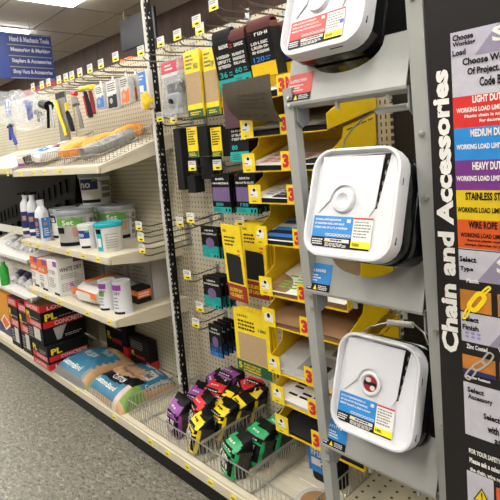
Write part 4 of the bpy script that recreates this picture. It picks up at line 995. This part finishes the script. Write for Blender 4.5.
# ================================================================== HANGING TOOLS, far bay
def blobbag(px, py, y, sx, sz, m, label, name='poly_bag', inner=None, cat='bag'):
    p = at(px, py, y); R = random.Random(int(px*7)); t = thing(name, label, cat, p)
    cushiony(B(), 0, 0, 0, sx, sx, sz, m, R, math.pi/2*0, 0, .7).link('wrapping', t, raw=True, smooth=True)
    if inner: inner(t)
    return t
def clampin(t):
    b = B().tube([(-.05, 0, .06), (0, 0, .02), (.03, 0, -.06)], [.018, .022, .012], DBLUE, 8).tube([(.05, 0, .05), (.01, 0, .01), (-.02, 0, -.07)], [.014, .02, .01], DBLUE, 8); b.link('clamp', t, raw=True, smooth=True)
blobbag(8, 108, 1.38, .3, .26, FILM, 'clear bag of blue tools at the edge of the picture', inner=clampin)
blobbag(29, 110, 1.35, .28, .27, FILM, 'clear bag with a blue clamp beside the black clamp', inner=clampin)
def tool(name, label, cat, y, parts):
    """parts: (name, [(px,py)...], radius list or value, material)"""
    p0 = at(*parts[0][1][0], y); t = thing(name, label, cat, p0)
    for nm, pts, r, m in parts: B().tube([at(*q, y) for q in pts], r, m, 8).link(nm, t, smooth=True)
    return t
tool('spring_clamp', 'blue spring clamp hanging below the clear bags', 'clamp', 1.37, [('handle', [(10, 124), (12, 133), (16, 144)], .014, DBLUE), ('handle', [(10, 124), (10, 132), (10.5, 140)], .011, DBLUE), ('jaw', [(8, 127), (13, 125)], .012, CHAR)])
tool('spring_clamp', 'black spring clamp with grey grips near the yellow saw', 'clamp', 1.37, [('head', [(42, 104), (49, 106)], [.03, .035], BLACK), ('handle', [(48, 107), (48.5, 128)], .01, BLACK), ('handle', [(50, 105), (54, 128)], .009, SILV)])
tool('spring_clamp', 'small black clamp on the hook behind the bags', 'clamp', 1.5, [('head', [(36, 112), (40, 114)], .02, BLACK), ('handle', [(38, 114), (39, 122)], .01, BLACK)])
def p_saw(F, w, h, t, d):
    bands(F, w, h, t, [(0, .12, CHAR), (.12, 1, MGREY)])
    pts = [(.2, .85), (.3, .72), (.45, .5), (.7, .3), (.85, .1)]; B().tube([F.p(a*w, c*h, .012) for a, c in pts], .011, YEL, 8).link('handle', t, raw=True, smooth=True)
pack('carded_saw', 'saw', (55, 94), (70, 140), 1.37, .01, p_saw, 'carded saw with a long curved yellow handle', base=MGREY)
tool('utility_knife', 'black and yellow utility knife beside the carded saw', 'knife', 1.35, [('body', [(67, 112), (70, 120), (73, 131)], [.013, .017, .013], CHAR), ('grip', [(66.5, 111), (69, 119), (72, 130)], [.008, .01, .008], YEL), ('tag', [(66.5, 103), (67.5, 110)], .014, YEL)])
tool('scraper', 'grey scraper with a red tag near the knife', 'scraper', 1.37, [('blade', [(74, 98), (76, 105)], [.02, .026], MGREY), ('handle', [(77, 106), (80, 117), (82, 128)], [.01, .013, .014], MGREY), ('tag', [(72, 93), (76, 94)], .014, RED)])
tool('scraper', 'red and black handled scraper with a yellow head', 'scraper', 1.36, [('head', [(80, 89), (91, 87)], .013, YEL), ('handle', [(85, 92), (88, 104), (91, 117)], [.012, .014, .016], CHAR), ('grip', [(83.5, 96), (86, 106), (88, 116)], .008, RED)])
tool('scraper', 'red and black handled scraper behind the yellow headed one', 'scraper', 1.42, [('head', [(87, 88), (94, 86)], .012, YEL), ('handle', [(90, 91), (92.5, 103), (94, 114)], [.012, .014, .014], DRED)])
def p_pouch(top, low, mark):
    def f(F, w, h, t, d):
        b = B(); b.rect(F, .08*w, .5*h, .92*w, .95*h, top); rq = random.Random(len(t['label']))
        P = [(.08*w, .06*h)]+[((.1+.16*k)*w, (.03+.05*rq.random())*h) for k in range(1, 5)]+[(.93*w, .08*h)]+[((.92-.13*k)*w, (.42+.16*rq.random())*h) for k in range(7)]
        b.quad(F, P, low, .001); b.lines(F, .15*w, .62*h, .85*w, .92*h, 4, CHAR, .0014)
        if mark: b.disc(F, .4*w, .3*h, .14*w, .1*h, LGREY, .0016)
        b.link('printed_front', t, raw=True)
        B().tube([(0, d/2, -.002), (0, d/2, .02)], .006, WPAPER, 6).link('hang_tab', t, raw=True)
    return f
for tl, br, y, a in (((94, 86), (105.5, 108), 1.36, (WPAPER, BLUE, BLUE, 'white pouch with blue foot hanging by the scrapers')), ((105, 82), (119, 108), 1.36, (WPAPER, CHAR, CHAR, 'white and grey pouch with black gloves')), ((118.5, 78), (131, 103), 1.35, (OFFW, ORANGE, ORANGE, 'orange footed pouch in front of its twin')), ((130, 76), (138.5, 101), 1.40, (OFFW, ORANGE, ORANGE, 'orange footed pouch behind its twin'))):
    pack('glove_pouch', 'pouch', tl, br, y, .03, p_pouch(a[0], a[1], a[2]), a[3], base=mat('frosted_bag', '#b9b8b6', .3, noise=.2, scale=30))
def p_net(F, w, h, t, d):
    b = B(); b.rect(F, .05*w, .42*h, .8*w, .97*h, BLUE); b.rect(F, .1*w, .45*h, .5*w, .62*h, WPAPER, .0014); b.lines(F, .1*w, .75*h, .6*w, .9*h, 2, WPAPER, .0014); b.link('printed_front', t, raw=True)
    cushiony(B(), .01, .01, -h*.78, w*.8, .05, h*.5, mat('yellow_net', '#e8bd20', .7, noise=.3, bump=.8), random.Random(4), 0, 0, .7).link('sponge', t, raw=True, smooth=True)
pack('netted_pouch', 'pouch', (137.5, 72), (150.5, 108), 1.36, .03, p_net, 'blue topped pouch with yellow netting against the black post', base=OFFW)
tag(B().box(-4.66, YP+.052, 2.07, -2.28, 2.02, 2.09, CREAM).link('top_ledge', loc=(-3.4, 1.8, 2.07)), 'cream ledge along the back of the shelving top', 'shelf')
# things lying on top of the shelving
for xa, xb, lab in ((-4.5, -4.15, 'red carton lying on top of the shelving above the clear bags'), (-4.12, -3.85, 'red carton on top of the shelving nearer the saw')):
    tag(B().box(xa, YP+.03, 2.092, xb, YP+.21, 2.15, mat('red_carton', '#8f2630', .5), .004).link('carton', loc=((xa+xb)/2, YP+.09, 2.092)), lab, 'box')
p = at(127, 58, 1.7)
tag(B().box(p.x-.06, 1.68, 2.092, p.x+.06, 1.8, 2.092+.035, ORANGE, .01).link('orange_case', loc=(p.x, 1.69, 2.092)), 'orange case lying on top of the shelving by the post', 'case')

# ================================================================== CAULK RACKS, far bay
def caulk_rack(z, label, n, m, cap, words, x0=-4.6, x1=-3.49):
    t = thing('caulk_rack', label, 'rack', ((x0+x1)/2, 1.35, z))
    B().poly([(x0, 1.19, z), (x0, 1.6, z+.13), (x0, 1.6, z+.12), (x0, 1.19, z-.01)], (x1-x0, 0, 0), OFFW).link('sloped_floor', t)
    B().box(x0, 1.18, z-.012, x1, 1.19, z+.012, OFFW, .002).link('front_lip', t)
    b = B().box(x0, 1.3, z+.14, x1, 1.31, z+.2, OFFW, .002); b.rect(Fr((x0, 1.3, z+.14)), .7, .01, .74, .03, TAGY); b.rect(Fr((x0, 1.3, z+.14)), .5, .01, .54, .03, TAGY); b.link('price_rail', t)
    B().poly([(x1-.004, 1.18, z-.012), (x1-.004, 1.6, z+.11), (x1-.004, 1.6, z+.14), (x1-.004, 1.18, z+.012)], (.004, 0, 0), OFFW).link('end_panel', t)
    p0 = None; a = math.atan(.13/.41); k = 0
    for i in range(n):
        row, ix = divmod(i, 4); x = x1-.07-ix*.155-row*.06; yy = 1.25+row*.13; loc = (x, yy, z+.052+(yy-1.19)*.317)
        lab = words % (('front row, ', 'rear row, ')[row]+('nearest the pail bay', 'second from the pail bay', 'third from the pail bay', 'fourth from the pail bay')[ix])
        if p0 is None:
            p0 = thing('caulk_tube', lab, 'tube', loc, (a*.85, 0, .6), words.replace('%s', '').strip())
            b = B().lathe([(.001, -.2), (.029, -.2), (.029, 0), (.001, 0)], (0, 0, 0), m, 18, 'y'); b.link('cartridge', p0, raw=True, smooth=True)
            B().lathe([(.0302, -.16), (.0302, -.03)], (0, 0, 0), cap, 18, 'y').link('label_wrap', p0, raw=True, smooth=True)
            B().lathe([(.001, -.005), (.0305, -.005), (.0305, .008), (.012, .011), (.006, .035), (.001, .035)], (0, 0, 0), WHITE, 16, 'y').link('end_cap', p0, raw=True, smooth=True)
        else: dup(p0, loc, None, lab)
caulk_rack(.84, 'upper white sloped rack of silver tubes beyond the pail shelf', 7, ALU, LGREY, 'silver caulk tube, upper rack, %s')
caulk_rack(.56, 'lower white sloped rack of purple labelled tubes', 7, WHITE, mat('dusky_violet', '#5b5570', .5), 'violet labelled caulk tube, lower rack, %s')
t = thing('green_bottle', 'bright green bottle standing at the picture edge on the lower caulk rack', 'bottle', (-4.16, 1.222, .572))
B().lathe([(.001, 0), (.034, 0), (.034, .13), (.016, .165), (.016, .19), (.001, .19)], (-4.16, 1.222, .572), mat('bright_green_bottle', '#2f9a3a', .35), 20).link('body', t, smooth=True)
B().lathe([(.001, .188), (.018, .188), (.018, .215), (.001, .215)], (-4.16, 1.222, .572), WHITE, 16).link('cap', t, smooth=True)

# ================================================================== CHAIN RACK
def leg_y(z): return 1.0+(1.7-z)*.052
TILT = math.radians(19.5)
t = thing('chain_rack', 'grey painted steel rack with three tilted pail cradles', 'rack', (-.69, 1.05, 0))
def leg(xc_t, xc_b, ztop, w=.03):
    b = B(); P = []
    for z in (0, ztop):
        f = z/1.7; x = xc_b+(xc_t-xc_b)*f; y = leg_y(z)
        P += [(x-w/2, y, z), (x+w/2, y, z), (x+w/2, y+w, z), (x-w/2, y+w, z)]
    b.hexa(P, STEEL)
    return b.link('leg', t)
LXL = lambda z: -.862-.0*(1.7-z)+.0
leg(-.866, -.868, 1.648); leg(-.499, -.503, 2.3, .036)
for x, z in [(-.86, q) for q in (1.62, 1.6, 1.075, 1.04, .6, .57)]+[(-.5, q) for q in (1.78, 1.5, 1.36, 1.05, .82)]: B().lathe([(.001, .0), (.007, .0), (.006, .006), (.001, .007)], (x, leg_y(z), z), CHROME, 10, 'y').link('bolt', t)
Rm = Matrix.Rotation(-TILT, 3, 'X')
def plate(zb, label_m, h=.13):
    y = leg_y(zb)-.004; o = V((-.7, y, zb)); w = .345
    b = B(); P = [(-w/2, 0), (w/2, 0), (w/2, h)]
    for k in range(15):
        a = math.pi*k/14; P.append((.105*math.cos(a), h-.07*math.sin(a)**.8 if 0 < k < 14 else h))
    P += [(-w/2, h)]
    pts = [o+Rm @ V((x, 0, z)) for x, z in P]
    b.poly(pts, Rm @ V((0, .004, 0)), STEEL)
    b.poly([o+Rm @ V((x, yy, zz)) for x, yy, zz in ((-w/2, 0, 0), (-w/2, .004, -.006), (-w/2, .03, -.006), (-w/2, .03, 0))], (w, 0, 0), STEEL)
    pl = b.link('cradle_plate', t)
    bb = B()
    for x in (-.155, -.02, .12): bb.tube([o+V((x, .018, 0)), o+V((x, .018, -.03))], .006, STEEL, 8)
    bb.link('stud', t)
    for sx in (-1, 1):
        g = B(); x = -.6885+sx*.158; g.poly([(x, y+.012, zb), (x, y+.06, zb), (x, y+.06, zb-.05), (x, y+.03, zb-.065), (x, y+.012, zb-.05)], (.004, 0, 0), STEEL2); g.link('gusset', t)
    F = Fr(o+Rm @ V((-w/2+.004, 0, .004)), (1, 0, 0), Rm @ V((0, 0, 1))); L = B()
    L.rect(F, 0, .018, .078, .075, label_m, .001); L.rect(F, 0, 0, .078, .02, CHAR, .0012); L.letters(F, .004, .052, .06, .06, 8, WPAPER, .0016); L.lines(F, .004, .025, .05, .046, 3, WPAPER, .0016)
    L.quad(F, [(.024, .003), (.036, .003), (.03, .016)], YEL, .002); L.lines(F, .04, .003, .074, .016, 3, WPAPER, .002); L.lines(F, .003, .003, .02, .016, 2, WPAPER, .002)
    L.link('product_label', pl)
plate(1.607, SRED); plate(1.092, SBLUE); plate(.622, SBLUE)

def chain_pail(c, label, lm, flap=True, knob='boss', handle=None, W=.25, H=.262):
    t = thing('square_pail', label, 'pail', c, (-TILT, 0, 0))
    # body: black, square with soft corners, narrowing to its base, lying on its side
    loops = []
    for y, s_ in ((.02, .95), (.03, .95), (.031, .99), (.05, .99), (.051, .96), (.075, .955), (.076, .985), (.09, .985), (.091, .95), (.25, .9), (.255, .86)): loops.append(rr(W*s_, H*s_, .05*s_, y))
    b = B().loft(loops, BLK_GLOSS); b.link('body', t, raw=True, smooth=True)
    # lid
    loops = [rr(W*.93, H*.93, .05, .032), rr(W*.985, H*.985, .05, .03), rr(W, H, .052, .02), rr(W, H, .052, -.006), rr(W*.985, H*.985, .05, -.013), rr(W*.94, H*.945, .045, -.014), rr(W*.905, H*.912, .04, -.009), rr(W*.895, H*.9, .038, .0)]
    lid = B().loft(loops, WHITE, False, True).link('lid', t, raw=True, smooth=True)
    F = Fr((0, 0, 0))
    bx, bz = (-.022, .004) if knob == 'boss' else (-.014, .008)
    b = B().quad(F, [(.07, .112), (.085, .112), (.066, -.012), (.06, -.012)], BLACK, .0004)
    R = random.Random(5)
    for k in range(5): b.disc(F, .079-.0035*k+R.uniform(-.002, .002), .094-.024*k, .002, .006, MGREY, .0010+.0001*k, 8)
    b.quad(F, [(-.02, .112), (.085, .112), (.085, .115), (-.02, .113)], BLACK, .0004)
    b.link('opening', lid, raw=True)
    P = [(-.094, .111), (.072, .109), (.063, -.008), (.05, -.03), (bx+.042, bz-.002)]
    for k in range(9): a = math.pi*k/8; P.append((bx+.038*math.cos(a), bz+.038*math.sin(a)))
    P += [(bx-.042, bz-.002), (-.09, -.026)]
    b = B().poly([V((x, -.004-.004*(z+.02)/.13, z)) for x, z in P], (0, .0025, 0), WHITE); b.link('flap', lid, raw=True)
    b = B()
    if knob == 'boss':
        for k in range(1): b.lathe([(.03, 0), (.03, .004), (.026, .010), (.018, .011), (.012, .006), (.008, .004), (.001, .004)], (bx, 0, bz), WHITE, 26, 'y')
        b.link('boss', lid, raw=True, smooth=True)
    else:
        b.lathe([(.03, 0), (.03, .006), (.026, .009), (.023, .008), (.021, .003), (.001, .003)], (bx, 0, bz), WHITE, 26, 'y')
        b.link('boss', lid, raw=True, smooth=True)
        G = Fr((bx, -.003, bz)); b = B().disc(G, 0, 0, .02, .02, DRED, .001); b.rect(G, -.018, -.004, .018, .004, CHAR, .0015); b.disc(G, -.006, .009, .008, .006, OFFW, .0018); b.disc(G, .008, -.009, .007, .006, OFFW, .0018); b.link('window_sticker', lid, raw=True)
    # label
    b = B(); F = Fr((-.102, 0, -.107))
    b.rect(F, 0, .022, .163, .074, lm, .001); b.rect(F, 0, 0, .161, .024, CHAR, .0013)
    for k in range(3): b.letters(F, .006, .063-.0095*k, .08+.01*k, .0675-.0095*k, 18, WPAPER, .0018)
    for k in range(7): b.disc(F, .045+.01*k, .03, .006, .0033, OFFW, .0018, 8); b.disc(F, .045+.01*k, .03, .0038, .0016, lm, .002, 8)
    b.rect(F, .04, .013, .108, .021, OFFW, .002); b.quad(F, [(.044, .0135), (.052, .0135), (.048, .0205)], YEL, .0024); b.lines(F, .056, .0145, .104, .0205, 1, CHAR, .0024); b.lines(F, .042, .002, .108, .011, 3, WPAPER, .002); b.lines(F, .004, .004, .034, .02, 3, WPAPER, .002)
    b.rect(F, .096, .06, .106, .068, OFFW, .002)
    b.link('product_label', lid, raw=True)
    b = B(); F = Fr((-.01, 0, -.103)); b.rect(F, .022, 0, .072, .07, WPAPER, .003); b.rect(F, .022, 0, .072, .015, TAGY, .0034); b.rect(F, .022, .065, .072, .069, RED, .0034); b.lines(F, .026, .022, .068, .062, 6, MGREY, .0034); b.letters(F, .026, .004, .045, .011, 4, CHAR, .0038)
    if lm is SRED: b.disc(F, .067, .035, .006, .006, mat('violet_dot', '#5a4fb0', .5), .0036)
    b.link('price_sticker', lid, raw=True)
    b = B()
    for x, z in ((.05, -H/2-.0005), ): b.box(x-.018, -.002, z-.0006, x+.018, .001, z+.001, BLACK)
    for z in (-.08, .05): b.box(W/2-.001, -.001, z-.008, W/2+.0006, .002, z+.008, BLACK)
    b.link('rim_slot', lid, raw=True)
    inv = (Matrix.Translation(V(c)) @ Matrix.Rotation(-TILT, 4, 'X')).inverted()
    if handle:
        pts, grip = handle
        w = B().tube([inv @ V(p) for p in pts], .0026, CHROME, 6).link('bail_wire', t, raw=True, smooth=True)
        B().tube([inv @ V(p) for p in grip], .0085, OFFW, 10).link('grip', w, raw=True, smooth=True)
    return t
def hp(l, y): return [at(p, q, y) for p, q in l]
U_ = V((0, math.sin(TILT), math.cos(TILT)))
chain_pail((-.722, 1.005, 1.835), 'topmost square black pail with white lid and red label', SRED, W=.245, H=.262)
chain_pail((-.643, .945, 1.355), 'middle square black pail with white lid and blue label', SBLUE, W=.24, handle=(hp([(343, 149), (345, 140), (353, 128), (364, 118), (375, 111), (410, 106), (416, 112), (418, 124)], 1.08), hp([(376, 111), (408, 106.5)], 1.08)))
chain_pail((-.668, 1.035, .862), 'lowest square black pail with white lid and round sticker window', SBLUE, knob='win', W=.24, H=.256, handle=(hp([(360, 340), (362, 333), (370, 327), (386, 323), (415, 325), (424, 333), (428, 345)], 1.16), hp([(388, 322.5), (413, 325)], 1.16)))

# ================================================================== CHAIN SIGN
YS = 1.0
x0 = at(424, 10, YS).x-.003
t = thing('chain_sign', 'tall black sign for chain and accessories with coloured load bands', 'sign', (-.3, YS, 0))
B().box(-.477, YS, .3, .15, YS+.03, 2.3, SIGNB, .002).link('board', t)
F = Fr((0, YS, 0))
def sx(px, py): return at(px, py, YS).x
def sz(px, py): return at(px, py, YS).z
xw = -.4265; xe = .12
Zv = lambda px, py: sz(px, py)
b = B()
z_top = Zv(449.4, 33.8); zs = [z_top, Zv(450, 60), Zv(451.5, 98), Zv(452.5, 129), Zv(454, 160.6), Zv(455, 190), Zv(456, 219), Zv(457, 247)]
b.rect(F, xw, zs[7]-.002, xe, z_top, SIGNW, .001)
b.quad(F, [(xw, zs[1]), (xe, zs[1]), (xe, z_top), (xw, z_top)], PALLT, .0012)
b.quad(F, [(xw+.045, zs[1]), (xe, zs[1]), (xe, z_top), (xw+.09, z_top)], MAUVE, .0016)
for k, mm in ((2, SRED), (3, SBLUE), (4, HEAVY), (5, SYEL), (6, SORG)): b.rect(F, xw, zs[k+1], xe, zs[k], mm, .0016)
# lower panels
z1 = Zv(458, 249); z2 = Zv(459.5, 281); z3 = Zv(460.5, 311); z4 = Zv(462, 340); z5 = Zv(464, 371); z6 = Zv(465, 381); z7 = Zv(468, 434)
b.rect(F, xw, z2+.004, xe, z1, SIGNW, .0013); b.quad(F, [(xw+.035, z2+.004), (xe, z2+.004), (xe, z1), (xw+.085, z1)], MAUVE, .0017)
b.rect(F, xw, z4, xe, z3, SIGNW, .0013); b.quad(F, [(xw+.055, z4), (xe, z4), (xe, z3), (xw+.1, z3)], MAUVE, .0017)
b.rect(F, xw, z7, xe, z6, SIGNW, .0013); b.quad(F, [(xw+.07, z6-.065), (xe, z6-.065), (xe, z6), (xw+.1, z6)], MAUVE, .0017)
zb2 = z2-.012; zb4 = z4-.025
b.rect(F, xw, z3+.003, xw+.062, zb2-.004, GOLD, .0014); b.rect(F, xw+.074, z3+.003, xw+.14, zb2-.004, GOLD, .0014); b.rect(F, xw+.152, z3+.003, xw+.22, zb2-.004, GOLD, .0014)
b.rect(F, xw, z5, xw+.066, zb4-.004, GOLD, .0014); b.rect(F, xw+.074, z5, xw+.14, zb4-.004, GOLD, .0014); b.rect(F, xw, z5-.002, xw+.066, z5+.008, NAVY, .002)
b.rect(F, xw, .3, xw+.055, Zv(471, 471), SIGNW, .0013); b.rect(F, xw+.06, .3, xe, Zv(475, 478), SIGNW, .0013); b.rect(F, xw+.06, Zv(475, 478)-.035, xe, Zv(475, 478), SORG, .0017)
b.link('coloured_panels', t)
b = B()
def tx(st, px, py, w, h, mm, bold=.035): B().text(F, st, sx(px, py), sz(px, py), w*(.89 if .055 < w < .19 else 1), h*(.84 if h == .014 and w < .05 else 1), mm, .0024, bold).link('text_line', t)
for st, px, py in (('Choose', 453, 42), ('Working', 453, 49), ('Load', 453, 57)): tx(st, px, py, {'Choose': .04, 'Working': .044, 'Load': .026}[st], .014, CHAR)
tx('SELECT', 492.5, 42, .2, .028, WPAPER, .03)
tx('Choose Working Load', 463, 68, .158, .018, CHAR); tx('Of Project. Use Color', 468, 77.5, .135, .018, CHAR); tx('Code Below', 480, 86.5, .073, .018, CHAR)
tx('LIGHT DUTY', 473, 103, .068, .014, WPAPER); tx('WORKING LOAD LIMIT', 457, 113.5, .097, .0095, WPAPER); tx('Plastic chain is not intended', 465, 118, .12, .006, WPAPER); tx('For decorative use', 480, 122, .07, .006, WPAPER)
tx('MEDIUM DUTY', 471, 137, .082, .015, WPAPER); tx('WORKING LOAD LIMIT', 457, 150, .097, .0105, WPAPER)
tx('HEAVY DUTY', 473, 170, .068, .016, WPAPER); tx('WORKING LOAD LIMIT', 457, 181, .097, .0105, WPAPER)
tx('STAINLESS STEEL', 466, 200, .094, .016, CHAR); tx('WORKING LOAD LIMIT', 458, 212, .097, .011, CHAR)
tx('WIRE ROPE', 469, 228, .062, .015, CHAR); tx('WORKING LOAD LIMIT', 461, 236.5, .092, .0095, CHAR); tx('Remove plastic coating from', 468, 241.5, .1, .006, CHAR); tx('clamps, ferrules or swages', 465, 245.5, .1, .006, CHAR)
tx('Select', 460, 261, .034, .014, CHAR); tx('Type', 460.5, 271, .027, .014, CHAR); tx('SELECT', 497, 273, .2, .03, WPAPER, .03)
tx('Plastic', 467, 282, .025, .009, WPAPER)
tx('Select', 462.5, 320, .034, .014, CHAR); tx('Finish', 463, 328.5, .033, .014, CHAR)
tx('Zinc Coated', 467, 347.5, .042, .010, WPAPER); tx('W', 498.5, 352, .014, .010, WPAPER)
tx('Weather Resistant', 466, 376.5, .05, .006, WPAPER)
tx('Select', 468, 391, .034, .014, CHAR); tx('Accessory', 468.5, 399, .056, .014, CHAR)
tx('Select accessory', 484, 420, .1, .017, CHAR); tx('with same load', 488, 432, .086, .017, CHAR); tx('as chain', 495, 444, .05, .017, CHAR)
tx('FOR YOUR SAFETY', 469.5, 452, .072, .011, WPAPER); tx('Please ask a sales associate', 470, 461.5, .108, .012, WPAPER); tx('the chain, wire rope', 470.5, 471, .08, .012, WPAPER)
# big vertical lettering
V0 = at(459.5, 354, YS); V1 = at(447, 69, YS); G = Fr((V0.x, YS, V0.z), (0, 0, 1), (-1, 0, 0))
B().text(G, 'Chain and Accessories', 0, 0, V1.z-V0.z, .036, WPAPER, .0022, .045).link('title_lettering', t)
# pictures: yellow plastic chain and zinc chain, warning triangle
b = B()
def link_ring(cx, cz, a, ln, wd, th, mm, off):
    o_, i_ = [], []
    for k in range(20):
        q = 2*math.pi*k/20; c_, s_ = math.cos(q), math.sin(q); e = .6
        X_ = abs(c_)**e*math.copysign(1, c_); Z_ = abs(s_)**e*math.copysign(1, s_)
        for L_, f in ((o_, 0), (i_, th)):
            x_ = X_*(ln/2-f); z_ = Z_*(wd/2-f); L_.append(F.p(cx+x_*math.cos(a)-z_*math.sin(a), cz+x_*math.sin(a)+z_*math.cos(a), off))
    b.add(o_+i_, [(k, (k+1) % 20, 20+(k+1) % 20, 20+k) for k in range(20)], mm)
czm = (zb2+z3)/2
link_ring(xw+.034, czm, .95, .05, .026, .009, YEL, .003); link_ring(xw+.012, czm-.028, 1.1, .03, .01, .004, YEL, .0027); link_ring(xw+.052, czm+.026, .8, .028, .01, .004, YEL, .0027)
link_ring(xw+.11, czm, .95, .06, .034, .009, OFFW, .003)
czn = (zb4+z5)/2
for k, (dx, dz, q) in enumerate(((-.018, -.022, 1.0), (.0, .0, .7), (.018, .02, 1.0))): link_ring(xw+.034+dx, czn+dz, q, .034, .016, .0035, LGREY, .003+.0002*k)
link_ring(xw+.1, czn, .8, .05, .03, .009, TEAL, .003)
for k in range(6): b.disc(F, xw+.012+.012*(k % 3), z4+.012+.008*(k//3), .004, .003, mat('violet_print', '#8f86c8', .5), .0026, 8)
zt = Zv(481, 487); b.quad(F, [(xw+.012, zt-.034), (xw+.05, zt-.034), (xw+.031, zt)], BLACK, .0026); b.quad(F, [(xw+.016, zt-.0315), (xw+.046, zt-.0315), (xw+.031, zt-.004)], SYEL, .003); b.text(F, '!', xw+.0295, zt-.029, .003, .019, BLACK, .0036)
b.link('pictures', t)

# ================================================================== LIGHT / VIEW
w = bpy.data.worlds.new('world'); bpy.context.scene.world = w; w.use_nodes = True
w.node_tree.nodes['Background'].inputs[0].default_value = (.9, .88, .85, 1); w.node_tree.nodes['Background'].inputs[1].default_value = .3
vs_ = bpy.context.scene.view_settings
vs_.view_transform = 'Standard'; vs_.look = 'None'; vs_.exposure = .8; vs_.gamma = 1; vs_.use_curve_mapping = False
